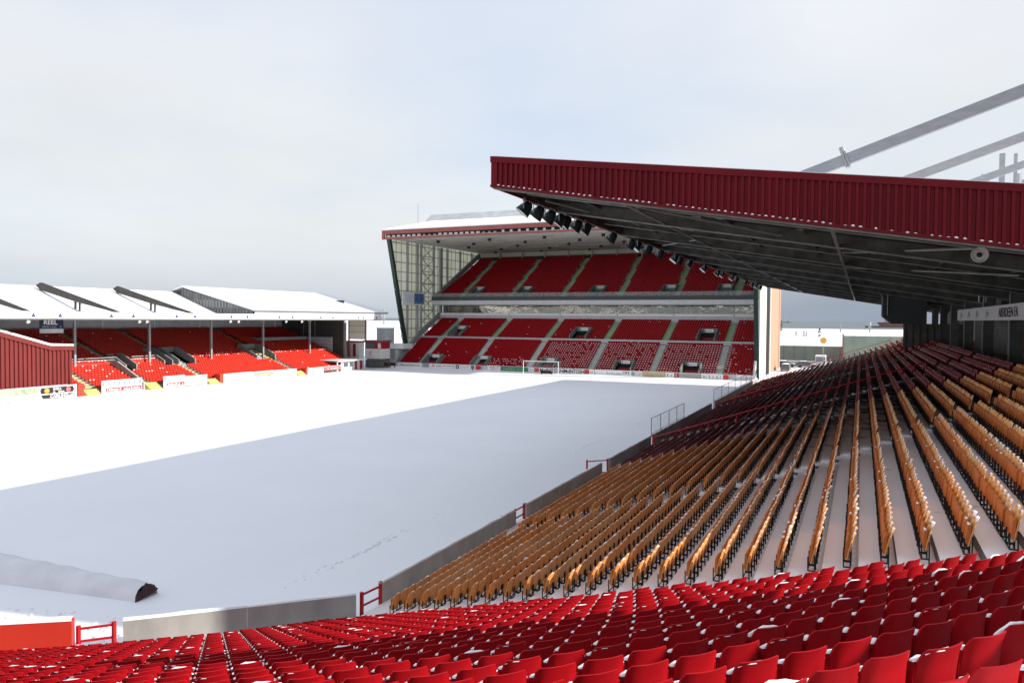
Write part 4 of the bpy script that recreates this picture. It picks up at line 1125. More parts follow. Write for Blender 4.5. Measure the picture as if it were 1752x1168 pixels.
board(-89.6, -83.6, 'grey and white board with dark script, leftmost along the far stand', 'white', deco=d_marks('print_grey', .25, .75, .12, .9, 2))
MB().box(-83.2, -82.0, BY, BY+.06, .4, .85).build('advert_board', M['print_grey'], None, label='small dark gap board between the two leftmost far boards', category='board')
def d_red2(t, x0, x1, z0, z1, y):
    q = MB(); marks(q, x0+.8, x0+3.2, z0+.4*(z1-z0), z0+.8*(z1-z0), 0, y, 0, 5); marks(q, x0+3.4, x1-.2, z0+.5*(z1-z0), z0+.72*(z1-z0), 0, y, 1, 6); q.build('print_lines', [M['print_red'], M['print_black']], t)
board(-81.9, -75.9, 'white board with red and black print near the far left corner', 'white', deco=d_red2)
def d_tyre(t, x0, x1, z0, z1, y):
    q = MB()
    for x in (x0+.7, x1-.7): q.lathe([(.40, 0), (.40, .02), (.18, .03)], (x, y-.001, (z0+z1)/2), (0, -1, 0), 14, 0); q.lathe([(.17, .031), (.05, .035)], (x, y-.001, (z0+z1)/2), (0, -1, 0), 10, 1)
    q.build('emblem', [M['print_black'], M['print_white']], t); q = MB(); marks(q, x0+1.6, x1-1.6, z0+.5*(z1-z0), z0+.72*(z1-z0), 0, y, 0, 8); q.build('print_lines', M['pink_board'], t)
board(-75.8, -70.9, 'white board with a black ring at each end', 'white', deco=d_tyre)
board(-70.8, -69.8, 'short orange red board beside the ringed white board', 'red_board')
def d_2l(t, x0, x1, z0, z1, y):
    q = MB(); marks(q, x0+.3, x1-.3, z0+.55*(z1-z0), z0+.85*(z1-z0), 0, y, 0, 11); marks(q, x0+.8, x1-.8, z0+.12*(z1-z0), z0+.4*(z1-z0), 0, y, 1, 12); q.build('print_lines', [M['pink_board'], M['print_grey']], t)
board(-68.2, -65.3, 'small white board with two lines of print left of the green board', 'white', deco=d_2l)
board(-65.2, -59.3, 'dark green board with faint yellow print left of the goal', 'green_board', deco=d_marks('gold_board', .3, .6, .1, .85, 13))
def d_mac(off):
    def f(t, x0, x1, z0, z1, y):
        text_part("McINTOSH", .95, (x0+off, y-.002, z0+.08), (1, 0, 0), (0, 0, 1), M['print_black'], t, sx=1.08, bold=.02)
    return f
board(-59.2, -58.0, 'small white and grey crest board at the goal left post', 'white', deco=d_marks('pale_blue', .2, .8, .2, .8, 14))
board(-57.9, -57.0, 'red square board just inside the left goal post', 'red_board')
board(-56.9, -51.9, 'white board with bold black letters behind the goal net', 'white', deco=d_mac(.1))
board(-51.8, -47.6, 'white board with bold black letters right of the goal', 'white', deco=lambda t, x0, x1, z0, z1, y: text_part("McINTOSH", .95, (x0+.05, y-.002, z0+.08), (1, 0, 0), (0, 0, 1), M['print_black'], t, sx=.9, bold=.02))
board(-47.5, -46.7, 'red square board beside the bold lettering right of the goal', 'red_board')
board(-46.6, -45.6, 'small white crest board next to the red square', 'white', deco=d_marks('print_grey', .2, .8, .25, .75, 16))
def d_on(t, x0, x1, z0, z1, y):
    q = MB(); marks(q, x0+2.0, x0+5.0, z0+.2*(z1-z0), z0+.5*(z1-z0), 0, y, 0, 17); q.build('print_lines', M['print_grey'], t)
    text_part("ON", .62, (x0+5.4, y-.002, z0+.32), (1, 0, 0), (0, 0, 1), M['print_black'], t, bold=.012, sx=1.3)
    c = MB(); c.lathe([(.36, 0), (.36, .015), (.22, .02)], (x1-.5, y-.001, (z0+z1)/2), (0, -1, 0), 12); c.build('emblem', M['print_grey'], t)
board(-45.5, -37.6, 'long white board with the short word and a round emblem', 'white', deco=d_on)
board(-37.5, -36.3, 'white board with a slanting red stroke', 'white', deco=lambda t, x0, x1, z0, z1, y: MB().beam((x0+.3, y-.01, z0+.2), (x1-.1, y-.01, z1-.3), .02, .1).build('stroke', M['pink_board'], t))
board(-36.2, -32.2, 'tan board with an emblem and dark print', 'gold_board', deco=d_marks('print_grey', .1, .4, .1, .9, 19))
board(-32.1, -30.5, 'narrow white board with grey print beside the tan board', 'white', deco=d_marks('print_grey', .2, .8, .2, .8, 20))
board(-30.4, -29.7, 'narrow red square board right of the tan board', 'red_board')
board(-29.6, -25.8, 'plain silver grey board in front of the right hand blocks', 'silver_board', deco=d_marks('print_grey', .3, .7, .2, .7, 21))
board(-25.7, -21.9, 'white board with grey outline print near the right', 'white', deco=d_marks('print_grey', .2, .8, .1, .9, 22))
board(-21.8, -21.0, 'red square board beside the last gap in the boards', 'red_board')
board(-19.6, -16.6, 'white board with faint script at the right end', 'white', deco=d_marks('print_grey', .25, .55, .15, .9, 23))

# ------------------------------------------------------------------ low main stand along the left touchline
ms = thing('grandstand', 'low old stand with snowy roof and raised roof girders on the left', 'grandstand', (-102, 90, 0))
MY0, MY1 = 34.0, 126.0
VOMM = [(77.2, 1.8, 7, 12), (84.4, 1.5, 8, 14), (88.0, 3.2, 8, 14), (105.8, 4.6, 8, 14), (127, 1, 0, 0)]
mt_ = []
NM = 27
for i in range(NM):
    xb = -93.1-.72*i; zt = .55+.268*i; mt_.append((xb, zt))
    b = MB(); cuts = [MY0]
    for (vy, vw, r0, r1) in VOMM[:4]:
        if r0 <= i <= r1: cuts += [vy-vw/2+.1, vy+vw/2-.1]
    cuts.append(MY1)
    for ca, cb2 in zip(cuts[::2], cuts[1::2]): b.box(xb-.16, xb+.56, ca, cb2, zt-.7, zt)
    b.build('terrace_step', [M['tread_far']], ms)
MAIS = (67.5, 76.0, 86.5, 107.0)
FM = {0: [], 1: []}
random.seed(51)
for i, (xb, zt) in enumerate(mt_):
    y = MY0+.3
    while y < MY1-.5:
        ok = all(abs(y-a-(.18*i if False else 0)) > .75 for a in MAIS)
        for (vy, vw, r0, r1) in VOMM[:4]:
            if r0-1 <= i <= r1 and abs(y-vy) < vw/2+.3: ok = False
        if 9 <= i <= 10 and y < 82 and abs(y-77) > 0: ok = ok and i != 9
        if ok and (y > 60 or i > 8): FM[1 if (i in (10, 11) and random.random() < .4) or (i < 9 and y < 82 and random.random() < .10) or random.random() < .008 else 0].append((0, 0, (xb, y, zt), (0.0, -1.0), (1.0, 0.0)))
        y += .5
field_multi('red_seats', [ff_, fs_], FM, [M['sunlit_seat'], M['snow_lump'], M['sunlit_pan']], None, .0, kind='stuff', label='rows of red seats under the low snowy roof of the left stand', category='seats')
# solid red parapet between the front seats and the covered seats
MB().box(-100.0, -99.8, 60, 76.6, 2.6, 3.75).build('parapet', M['red_wall'], ms)
MB().box(-100.0, -99.8, 78.9, 83.0, 2.6, 3.9).build('parapet', M['red_wall'], ms)
r_ = MB()
for z in (4.0, 4.35): r_.tube((-99.9, 60, z), (-99.9, 76.5, z), .03, n=5).tube((-99.9, 79, z), (-99.9, 83, z), .03, n=5)
r_.build('snowy_rail', M['snow_lump'], ms)
for a in MAIS:
    b = MB()
    for i, (xb, zt) in enumerate(mt_): b.box(xb-.14, xb+.2, a-.55, a+.55, zt-.1, zt+.135, 0); b.box(xb+.21, xb+.54, a-.55, a+.55, zt-.1, zt+.02, 1)
    b.build('aisle_stairs', [M['aisle_yellow'], M['step_olive']], ms)
for vy, vw, r0, r1 in VOMM[:4]:
    xb0, z0 = mt_[r0]; xb1, z1 = mt_[r1]
    g_ = MB()
    for sy in (-1, 1):
        yy = vy+sy*vw/2
        g_.prism([(xb0+.5, yy-.1, z0-.5), (xb1, yy-.1, z1-.5), (xb1, yy-.1, z1+1.1), (xb1+.9, yy-.1, z1+1.1), (xb0+.5, yy-.1, z0+.9)], (0, .2, 0))
    if vw > 2: g_.box(xb1-.2, xb1, vy-vw/2+.1, vy+vw/2-.1, z0+1.9, z1+1.1)
    p = g_.build('vomitory', [M['grey_paint']], ms)
    MB().box(xb1-.06, xb1-.01, vy-vw/2+.1, vy+vw/2-.1, z0-.5, z0+1.9).build('opening', M['dark'], p)
# handrails sloping down the front blocks
for y in (64.0, 82.6):
    MB().tube((-99.5, y, 3.9), (-92.2, y, 1.35), .05, n=6).build('handrail', M['pink_board'], ms)
for a in (76.0,):
    MB().prism([(-92.1, a-1.3, 0), (-99, a-1.3, 0), (-99, a-1.3, 3.9), (-97.5, a-1.3, 3.9), (-93.5, a-1.3, 1.9), (-92.1, a-1.3, 1.0)], (0, .3, 0)).build('stair_wall', M['concrete'], ms)
# columns, fascia, roof
COLY = [45.1, 57.2, 69.3, 81.4, 93.5, 105.6, 118.4]
for y in COLY:
    p = MB().box(-99.15, -98.85, y-.15, y+.15, 2.0, 10.6).build('roof_column', M['galv'], ms)
    MB().beam((-99, y, 9.4), (-99, y+1.2, 10.4), .10, .10).build('knee_brace', M['galv'], p)
    MB().beam((-99, y, 9.4), (-99, y-1.2, 10.4), .10, .10).build('knee_brace', M['galv'], p)
EX = -89.5
MB().box(EX-.15, EX, 34, 129.2, 10.10, 10.93).build('fascia', M['white'], ms)
MB().box(EX-.7, EX-.16, 34, 129.2, 9.95, 10.2).build('gutter_beam', M['tube_grey'], ms)
for y in (45, 49, 57.5, 60.8, 67.8, 71.1, 78.2, 81.5, 88.6, 92.0, 99.3, 102.6, 110.1, 113.6, 121.5, 123.0, 127.5):
    MB().prism([(EX+.005, y-.30, 10.25), (EX+.005, y+.30, 10.25), (EX+.005, y, 10.8)], (.02, 0, 0)).build('fascia_emblem', M['emblem_blue'], ms)
# flat canopy by the pitch, then the slope up to the ridge
MB().prism([(EX-.15, 34, 10.55), (-97.2, 34, 10.6), (-108.2, 34, 14.5), (-108.2, 34, 14.72), (-97.2, 34, 10.86), (EX-.15, 34, 10.93)], (0, 59.6, 0)).build('roof_snow', M['snow_sheet'], ms)
MB().prism([(EX-.2, 34, 10.35), (-97.2, 34, 10.38), (-108.2, 34, 14.2), (-113, 34, 13.0), (-113, 34, 13.2), (-108.2, 34, 14.5), (-97.2, 34, 10.6), (EX-.2, 34, 10.55)], (0, 59.6, 0)).build('roof_deck', M['concrete_dark'], ms)
# higher roof over the far third, its side clad in grey sheeting
MB().prism([(EX-.25, 93.7, 11.42), (-106, 93.7, 15.45), (-112.6, 93.7, 13.6), (-112.6, 93.7, 13.8), (-106, 93.7, 15.68), (EX+.1, 93.7, 11.62)], (0, 38.2, 0)).build('roof_snow', M['snow_sheet'], ms)
MB().prism([(EX-.1, 93.8, 11.28), (-106, 93.8, 15.3), (-106, 93.8, 15.45), (EX-.1, 93.8, 11.42)], (0, 37.9, 0)).build('roof_edge', M['concrete_dark'], ms)
MB().box(EX-.15, EX-.02, 93.7, 129.2, 10.94, 11.24).build('upper_fascia', M['white'], ms)
gc = MB(); nn_ = 46
def low_z(x): return 10.8 if x > -97.2 else 10.8+(-97.2-x)*.355
for i in range(nn_):
    x0, x1 = EX-.4-16.0*i/nn_, EX-.4-16.0*(i+1)/nn_
    o = .07 if i % 2 else 0
    gc.add([(x0, 93.62-o, low_z(x0)), (x1, 93.62-o, low_z(x1)), (x1, 93.62-o, 11.3+(EX-x1)*.2445), (x0, 93.62-o, 11.3+(EX-x0)*.2445)], [(0, 1, 2, 3)])
gc.build('gable_cladding', mat('weathered grey cladding', (.20, .20, .19), .8, col2=(.12, .12, .115), nscale=1.5, stretch=(3, 1, .3)), ms)
MB().box(-112.6, EX-.3, 93.9, 129, 10.3, 10.9).build('roof_deck', M['concrete_dark'], ms)
# raised girders
for gy in (57.0, 69.1, 81.3):
    gr = MB()
    gr.prism([(EX-.1, gy, 10.95), (-106.0, gy, 15.12), (-107.0, gy, 14.72), (-106.0, gy, 14.05), (-98.4, gy, 12.35), (EX-1.2, gy, 10.95)], (0, .35, 0))
    p = gr.build('roof_girder', M['girder'], ms)
    MB().box(-98.8, -98.55, gy+.05, gy+.25, 11.2, 12.6).build('girder_post', M['girder'], p)
    MB().box(-97.9, -97.7, gy+.05, gy+.25, 10.95, 12.4).build('girder_post', M['girder'], p)
    MB().tube((-105.6, gy+.2, 14.2), (-96.5, gy+4.5, 10.95), .04, n=5).build('girder_stay', M['galv'], p)
    MB().tube((-98.7, gy+.2, 12.6), (-101.5, gy+3, 12.4), .03, n=5).build('girder_stay', M['galv'], p)
    MB().tube((-97.8, gy+.2, 12.1), (-95, gy+2.5, 10.95), .03, n=5).build('girder_stay', M['galv'], p)
# back and end walls
MB().box(-113.2, -112.9, 34, 136, 7.2, 8.35).build('back_wall', M['concrete_dark'], ms)
y = 34.0
while y < 135:
    MB().box(-113.15, -112.95, y+.06, y+9.94, 8.35, 12.2).build('back_panel', M['light_grey'], ms); y += 10
MB().box(-113.2, -96.6, 126.1, 126.3, 0, 14).build('end_wall', mat('dark end cladding', (.05, .055, .05), .8, col2=(.07, .072, .066), nscale=.8), ms)
for x in (-104, -107): MB().box(x-.06, x+.06, 126.0, 126.1, 5, 10.3).build('end_post', M['grey_paint'], ms)
MB().box(-106, -99.3, 125.6, 125.9, 2.5, 6.4).build('end_screen', M['light_grey'], ms)
MB().prism([(-99.3, 125.2, 1.8), (-107, 125.2, 4.5), (-107, 125.2, 6.6), (-99.3, 125.2, 3.9)], (0, .25, 0)).build('stair_parapet', M['grey_paint'], ms)
MB().box(-111.5, -104.5, 111, 124, 5.9, 6.5).build('glass_canopy', M['print_grey'], ms)
MB().box(-96.6, -96.15, 126.0, 126.4, 0, 10.3).build('end_column', M['grey_paint'], ms)
for k in range(3): MB().box(-95.9, -91.9, 127.0, 127.12, 6.15+1.38*k, 7.46+1.38*k).build('end_panel', M['panel'], ms)
for k in range(4): MB().box(-96.0, -91.8, 126.95, 127.2, 6.07+1.38*k, 6.14+1.38*k).build('panel_rail', M['rail_grey'], ms)
MB().box(-96.1, -95.9, 126.9, 127.2, 0, 10.3).box(-91.9, -91.7, 126.9, 127.2, 5.9, 10.3).build('panel_frame', M['red_fascia'], ms)
# small lamps under the fascia
for i, y in enumerate((57.0, 72.2, 73.4, 88.6, 90.3, 101.2, 105.2, 117.5)):
    l_ = thing('floodlight', f"small white lamp under the left stand fascia, {ordinal(i+1)} from the near end", 'floodlight', (EX-.2, y, 9.75), 'small lamps under the left stand fascia')
    MB().lathe([(.08, -.2), (.2, 0), (.22, .1), (.0, .12)], (EX-.2, y, 9.70), (.7, 0, -.7), 10).build('housing', M['white'], l_); MB().tube((EX-.3, y, 9.75), (EX-.4, y, 10.1), .03).build('bracket', M['galv'], l_)
# hanging name sign
sg = thing('hanging_sign', 'navy sign with white letters hung under the left stand roof', 'sign', (-94, 62.8, 9))
MB().box(-94.1, -94.0, 61.2, 64.3, 8.78, 10.05).build('sign_board', M['navy'], sg)
MB().box(-94.1, -94.0, 61.2, 64.3, 8.2, 8.74).build('lower_board', M['light_grey'], sg)
text_part("REEL", .80, (-93.99, 61.65, 9.30), (0, 1, 0), (0, 0, 1), M['print_white'], sg, sx=1.08, bold=.014)
q = MB(); marks(q, 61.5, 64.0, 8.92, 9.1, 0, -93.995, 0, 40, 'y'); q.build('print_lines', M['print_grey'], sg, kind='stuff')
for y in (61.5, 64.0): MB().tube((-94.05, y, 10.05), (-94.05, y, 10.5), .03, n=5).build('hanger', M['rail_grey'], sg)

# boards along the left stand (facing the pitch, +x)
MX = -91.5
def mboard(y0, y1, label, face, z0=.1, z1=1.15, deco=None):
    t = thing('advert_board', label, 'board', (MX, (y0+y1)/2, 0))
    MB().box(MX-.1, MX, y0, y1, z0, z1).build('board_face', M[face], t)
    MB().box(MX-.13, MX+.02, y0-.01, y1+.01, z1, z1+.05).build('snow_cap', M['snow_lump'], t)
    if deco: deco(t, y0, y1, z0, z1)
    return t
def md(mt, lo, hi, a, b_, sd):
    def f(t, y0, y1, z0, z1):
        q = MB(); w = y1-y0; h = z1-z0; marks(q, y0+a*w, y0+b_*w, z0+lo*h, z0+hi*h, 0, MX, 0, sd, 'y'); q.build('print_lines', M[mt], t, kind='stuff')
    return f
def d_pic(t, y0, y1, z0, z1):
    MB().box(MX, MX+.012, y0+.2, y1-.1, .85, 1.55).build('picture', M['olive_print'], t)
    q = MB(); marks(q, y0+.5, y1-.6, .22, .38, 0, MX, 0, 50, 'y'); q.build('print_lines', M['pale_blue'], t)
mboard(48.0, 59.3, 'long white board with a green picture below the red cladding', 'white', .1, 1.6, d_pic)
def d_shell(t, y0, y1, z0, z1):
    b = MB(); b.prism([(MX, y0+.25, .75), (MX, y0+.1, 1.1), (MX, y0+.25, 1.5), (MX, y1-.55, 1.5), (MX, y1-.35, 1.1), (MX, y1-.55, .75)], (.012, 0, 0)); b.build('black_panel', M['black_board'], t)
    MB().lathe([(.33, 0), (.33, .01)], (MX+.013, y0+.95, 1.12), (1, 0, 0), 14).lathe([(.0, .0), (.01, .01)], (MX+.02, y0+.95, 1.12), (1, 0, 0), 4).build('emblem', M['orange_print'], t)
    MB().lathe([(.2, 0), (.2, .01)], (MX+.026, y0+.95, 1.12), (1, 0, 0), 12).build('emblem', M['yellow_print'], t)
    MB().lathe([(.3, 0), (.3, .01)], (MX+.013, y1-1.15, 1.12), (1, 0, 0), 14).build('emblem', M['pink_board'], t)
    text_part("SHELL", .36, (MX+.014, y0+1.75, 1.14), (0, 1, 0), (0, 0, 1), M['print_white'], t, sx=1.15, bold=.008)
    q = MB(); marks(q, y0+1.75, y0+3.2, .84, 1.05, 0, MX+.014, 0, 52, 'y'); q.build('print_lines', M['print_white'], t)
    b = MB(); b.prism([(MX, y0+.2, .62), (MX, y0+.45, .15), (MX, y1-1.7, .15), (MX, y1-.3, .62)], (.012, 0, 0)); b.build('black_panel', M['black_board'], t)
    text_part("CARLING", .52, (MX+.014, y0+1.35, .20), (0, 1, 0), (0, 0, 1), M['print_white'], t, sx=1.08, bold=.012)
mboard(59.4, 64.3, 'black and white board with a round orange emblem and large white lettering', 'white', .1, 1.6, d_shell)
MB().prism([(-92.6, 64.4, 0), (-91.4, 64.4, 0), (-91.4, 64.4, 1.7), (-92.6, 64.4, 1.7)], (0, .8, 0)).build('red_pier', M['red_wall'], ms)
def steps(y0, y1, n=4):
    b = MB()
    for i in range(n): b.box(MX+.25-.3*i-.3, MX+.25-.3*i, y0, y1, 0, .145+.2*i, 0); b.box(MX+.20-.3*i-.3, MX+.20-.3*i, y0, y1, .14+.2*i, .2+.2*i, 1)
    b.build('front_steps', [M['aisle_yellow'], M['step_olive']], ms)
steps(65.6, 67.6); steps(75.2, 77.2, 5); steps(86.0, 88.0); steps(106.2, 108.2)
def d_blue(t, y0, y1, z0, z1):
    h = z1-z0; w = y1-y0
    MB().box(MX, MX+.01, y0+.1, y1-.1, z0+.60*h, z0+.92*h).build('blue_strip', M['blue_board'], t)
    q = MB(); k = 7
    for i in range(k): yy = y0+.35+(w-.7)*i/k; q.prism([(MX+.011, yy, z0+.66*h), (MX+.011, yy+.5, z0+.66*h), (MX+.011, yy+.62, z0+.86*h), (MX+.011, yy+.15, z0+.86*h)], (.006, 0, 0))
    q.build('print_lines', M['print_white'], t)
    MB().box(MX, MX+.01, y0+.6, y1-.1, z0+.12*h, z0+.42*h).build('red_strip', M['red_board'], t)
    q = MB(); marks(q, y0+.8, y1-.3, z0+.18*h, z0+.36*h, 0, MX+.012, 0, 55, 'y'); q.build('print_lines', M['print_white'], t)
mboard(67.8, 74.0, 'white board with blue and red strips beside the lower yellow steps', 'white', .1, 1.75, d_blue)
mboard(77.6, 81.4, 'shorter white board with blue and red strips right of the concrete stair wall', 'white', .1, 1.7, d_blue)
mboard(81.5, 85.6, 'white board with scattered grey print along the left stand', 'white', .1, 1.5, md('print_grey', .4, .8, .1, .8, 57))
MB().prism([(-92.6, 88.1, 0), (-91.4, 88.1, 0), (-91.4, 88.1, 1.4), (-92.6, 88.1, 1.4)], (0, .7, 0)).build('red_pier', M['red_wall'], ms)
mboard(88.9, 95.3, 'white board with large pale grey figures', 'white', .1, 1.35, md('pale_blue', .3, .8, .1, .9, 58))
def d_grey(t, y0, y1, z0, z1):
    MB().box(MX, MX+.01, y0+.05, y1-.05, z0+.35, z1-.05).build('grey_panel', M['silver_board'], t)
    q = MB(); marks(q, y0+1.6, y1-1.4, z0+.5, z0+.85, 0, MX+.012, 0, 60, 'y'); q.build('print_lines', M['yellow_print'], t)
mboard(95.4, 100.2, 'grey board with yellow print half way along the left stand', 'white', .1, 1.3, d_grey)
mboard(100.3, 105.9, 'white board with faint pale print next to the grey and yellow board', 'white', .1, 1.25, md('pale_blue', .5, .7, .3, .9, 61))
MB().prism([(-92.6, 108.3, 0), (-91.4, 108.3, 0), (-91.4, 108.3, 1.2), (-92.6, 108.3, 1.2)], (0, .5, 0)).build('red_pier', M['red_wall'], ms)
mboard(108.9, 113.4, 'white board with two blue blots near the far hut', 'white', .1, 1.15, md('pale_blue', .4, .8, .2, .8, 62))
mboard(113.5, 118.6, 'pale red board next to the white hut', 'pink_board', .45, 1.2, md('print_white', .3, .6, .15, .9, 63))
for i, (y, lab) in enumerate(((83.6, 'small dark marker on the snow before the board with scattered print'), (97.7, 'small pale marker on the snow before the grey and yellow board'), (114.5, 'thin marker pole on the snow before the pale red board'))):
    f_ = thing('marker_post', lab, 'post', (-90.3, y, 0)); MB().tube((-90.3, y, 0), (-90.3, y, .5+.2*i), .04, n=6).build('pole', M['print_grey'], f_); MB().lathe([(.08, 0), (.1, .08), (.0, .14)], (-90.3, y, .45+.2*i), (0, 0, 1), 8).build('cap', M['print_grey'], f_)
# red corrugated enclosure at the left frame edge
cw = thing('clad_screen', 'dark red corrugated screen with snowy sloping top at the left edge', 'screen', (-92.4, 58, 1))
q = MB(); corrugate(q, (-92.4, 44), (-92.4, 64.1), lambda t: (1.55, 6.25 if 44+20.1*t > 61.4 else 6.35+(61.4-(44+20.1*t))*.31), (1, 0), .52, .16, 0); q.build('cladding', [M['red_clad_lit']], cw)
MB().box(-93.2, -92.42, 63.3, 64.3, 1.5, 6.4).build('corner_trim', M['red_clad_lit'], cw)
MB().prism([(-92.45, 44, 11.3), (-92.45, 61.3, 6.1), (-92.45, 64.4, 6.0), (-92.45, 64.4, 6.55), (-92.45, 61.3, 6.65), (-92.45, 44, 11.95)], (.32, 0, 0)).build('top_trim', M['red_clad_lit'], cw)
MB().prism([(-92.9, 44, 11.97), (-92.9, 61.3, 6.67), (-92.9, 64.4, 6.57), (-92.9, 64.4, 6.78), (-92.9, 61.3, 6.95), (-92.9, 44, 12.2)], (.75, 0, 0)).build('snow_cap', M['snow_lump'], cw)
MB().box(-92.5, -92.1, 44, 63.5, 1.45, 1.65).build('snow_ledge', M['snow_lump'], cw)
MB().box(-93.1, -92.5, 44, 64.2, 0, 1.5).build('base_wall', M['red_clad_lit'], cw)

# ------------------------------------------------------------------ hut and club box in the far left corner
hu = thing('hut', 'low white hut with red doors and flat snowy roof in the far corner', 'hut', (-93, 122, 0))
MB().box(-96.4, -92.2, 119.5, 126.4, 0, 1.9).build('wall', M['white'], hu)
MB().box(-96.42, -92.18, 119.3, 119.48, 0, 1.85).build('end_wall', M['red_door'], hu)
MB().box(-99.5, -91.4, 117.6, 126.9, 1.92, 2.15).build('roof', M['snow_sheet'], hu)
for y0, y1, mm, nm in ((120.4, 121.6, 'glass_blue', 'window'), (122.2, 123.2, 'glass_blue', 'window'), (123.9, 124.6, 'red_door', 'door'), (125.6, 126.3, 'red_door', 'door')):
    MB().box(-92.18, -92.12, y0, y1, .75 if nm == 'window' else .05, 1.55 if nm == 'window' else 1.8).build(nm, M[mm], hu)
MB().box(-91.9, -91.7, 117.7, 117.9, 0, 1.9).build('roof_post', M['white'], hu)
cb_ = thing('club_box', 'white two storey box with red roof edge and round red emblem', 'building', (-93, 131, 0))
MB().box(-94.9, -90.6, 131, 134, 1.9, 4.0).build('wall', M['white'], cb_)
MB().box(-94.9, -90.6, 131.1, 134, 4.0, 5.4).build('upper_wall', M['red_door'], cb_)
MB().box(-94.6, -92.4, 131.02, 131.09, 4.25, 5.2).build('window', M['glass_blue'], cb_)
MB().box(-91.6, -90.9, 131.02, 131.09, 4.1, 5.2).build('door', M['white'], cb_)
MB().box(-95.1, -90.4, 130.7, 134.3, 5.4, 5.75).build('roof', M['red_fascia'], cb_)
e = MB()
for k in range(9):
    a = .9+4.4*k/8; a2 = .9+4.4*(k+1)/8
    if k < 8: e.prism([(-93.3+.42*math.cos(a), 130.985, 3.05+.42*math.sin(a)), (-93.3+.42*math.cos(a2), 130.985, 3.05+.42*math.sin(a2)), (-93.3+.26*math.cos(a2), 130.985, 3.05+.26*math.sin(a2)), (-93.3+.26*math.cos(a), 130.985, 3.05+.26*math.sin(a))], (0, .012, 0))
e.build('emblem', M['print_red'], cb_)
q = MB(); marks(q, -94.2, -92.2, 2.2, 2.35, 0, 131, 0, 70); q.build('print_lines', M['print_grey'], cb_)
MB().box(-94.9, -90.6, 131.2, 134, 0, 1.9).build('base_wall', M['concrete_dark'], cb_)
cs = thing('corner_shed', 'pale shed with red doors between the low stand and the white box', 'shed', (-98, 130, 0))
MB().box(-98.6, -95.1, 129.2, 131, 0, 5.3).build('wall', M['white'], cs)
for x in (-97.6, -96.2): MB().box(x-.35, x+.35, 129.1, 129.2, 2.4, 5.0).build('door', M['red_door'], cs)
MB().box(-98.7, -95.0, 129.0, 131.1, 5.3, 5.6).build('roof', M['red_door'], cs)
gb2 = thing('grey_cabin', 'plain grey cabin standing behind the corner shed', 'cabin', (-93, 140, 0))
MB().box(-97.5, -94.9, 139, 142, 0, 8.1).build('wall', M['light_grey'], gb2); MB().box(-97.6, -94.8, 138.9, 142.1, 8.1, 8.3).build('roof', M['snow_sheet'], gb2)
cn = thing('site_cabin', 'grey cabins with snowy flat roof beside the tall stand column', 'cabin', (-89, 138, 0))
MB().box(-93.6, -91.7, 138.4, 141, 0, 3.8).build('wall', M['concrete'], cn); MB().box(-93.8, -89.6, 137.6, 141.3, 3.8, 4.9).build('roof', M['snow_sheet'], cn); MB().box(-91.6, -90.9, 137.4, 141, 0, 3.6).build('grey_door', M['light_grey'], cn)
for i, (x, y, lab) in enumerate(((-90.2, 131.9, 'small dark red barrier leaning in the far left corner'), (-89.0, 132.6, 'second dark red barrier nearer the tall stand'))):
    f_ = thing('barrier', lab, 'barrier', (x, y, 0)); MB().box(x-.7, x+.7, y-.05, y+.05, .45, 1.15).build('panel', M['brown'], f_); MB().box(x-.6, x-.5, y-.06, y+.06, 0, .45).build('leg', M['rail_grey'], f_); MB().box(x+.5, x+.6, y-.06, y+.06, 0, .45).build('leg', M['rail_grey'], f_)

# ------------------------------------------------------------------ near left: snow covered pitch tunnel, red wall, gate
cv = thing('covered_frame', 'long low frame under a snowy sheet with dark triangular end', 'cover', (-23.9, 19.3, 0))
A = [(-23.85, 18.95, .03), (-23.95, 19.28, .78), (-23.75, 19.85, .62), (-23.75, 19.9, .06)]
q = MB(); nseg = 30; vs = []; ring = 9
for i in range(nseg+1):
    t = i/nseg; x = -23.9-10*t; yo = -1.05*t; g2 = 1+1.1*t
    for k in range(ring):
        a = math.pi*k/(ring-1); sag = .03*math.sin(t*40+k)+.02*math.sin(t*17)
        yy = 19.45-math.cos(a)*(.50+.45*t); zz = (.56+.33*t)*(math.sin(a)**.9)+sag*math.sin(a)
        vs.append((x, yy+yo, zz+.02))
fs = [(i*ring+k, (i+1)*ring+k, (i+1)*ring+k+1, i*ring+k+1) for i in range(nseg) for k in range(ring-1)]
q.add(vs, fs); q.build('snow_sheet', M['snow_cover'], cv, smooth=60)
MB().prism([(-23.88, 18.93, .04), (-23.88, 19.40, .63), (-23.88, 19.92, .26), (-23.88, 19.7, .16), (-23.88, 19.4, .14)], (.06, 0, 0)).build('end_board', M['brown'], cv)
rw = thing('red_wall', 'bright red painted wall with snow on top at the lower left edge', 'wall', (-22, 15, 0))
P0, P1 = Vector((-29.0, 9.9, 0)), Vector((-21.62, 15.0, 0)); d_ = (P1-P0).normalized(); r_n = Vector((-d_.y, d_.x, 0))*.12
MB().prism([tuple(P0+r_n+Vector((0, 0, -.3))), tuple(P0-r_n+Vector((0, 0, -.3))), tuple(P1-r_n+Vector((0, 0, -.3))), tuple(P1+r_n+Vector((0, 0, -.3)))], (0, 0, 1.55)).build('wall_panel', M['red_wall'], rw)
sc_ = MB(); vs = []; n = 24
for i in range(n+1):
    p = P0+(P1-P0)*(i/n); h = .08+random.uniform(0, .02); rr = r_n*(1.15+random.uniform(-.08, .1))
    for o, z in ((-1, 0), (-.8, h*.8), (0, h), (.8, h*.8), (1, 0)): vs.append((p.x+rr.x*o, p.y+rr.y*o, 1.245+z))
sc_.add(vs, [(i*5+k, (i+1)*5+k, (i+1)*5+k+1, i*5+k+1) for i in range(n) for k in range(4)]); sc_.build('snow_cap', M['snow_lump'], rw, smooth=40)
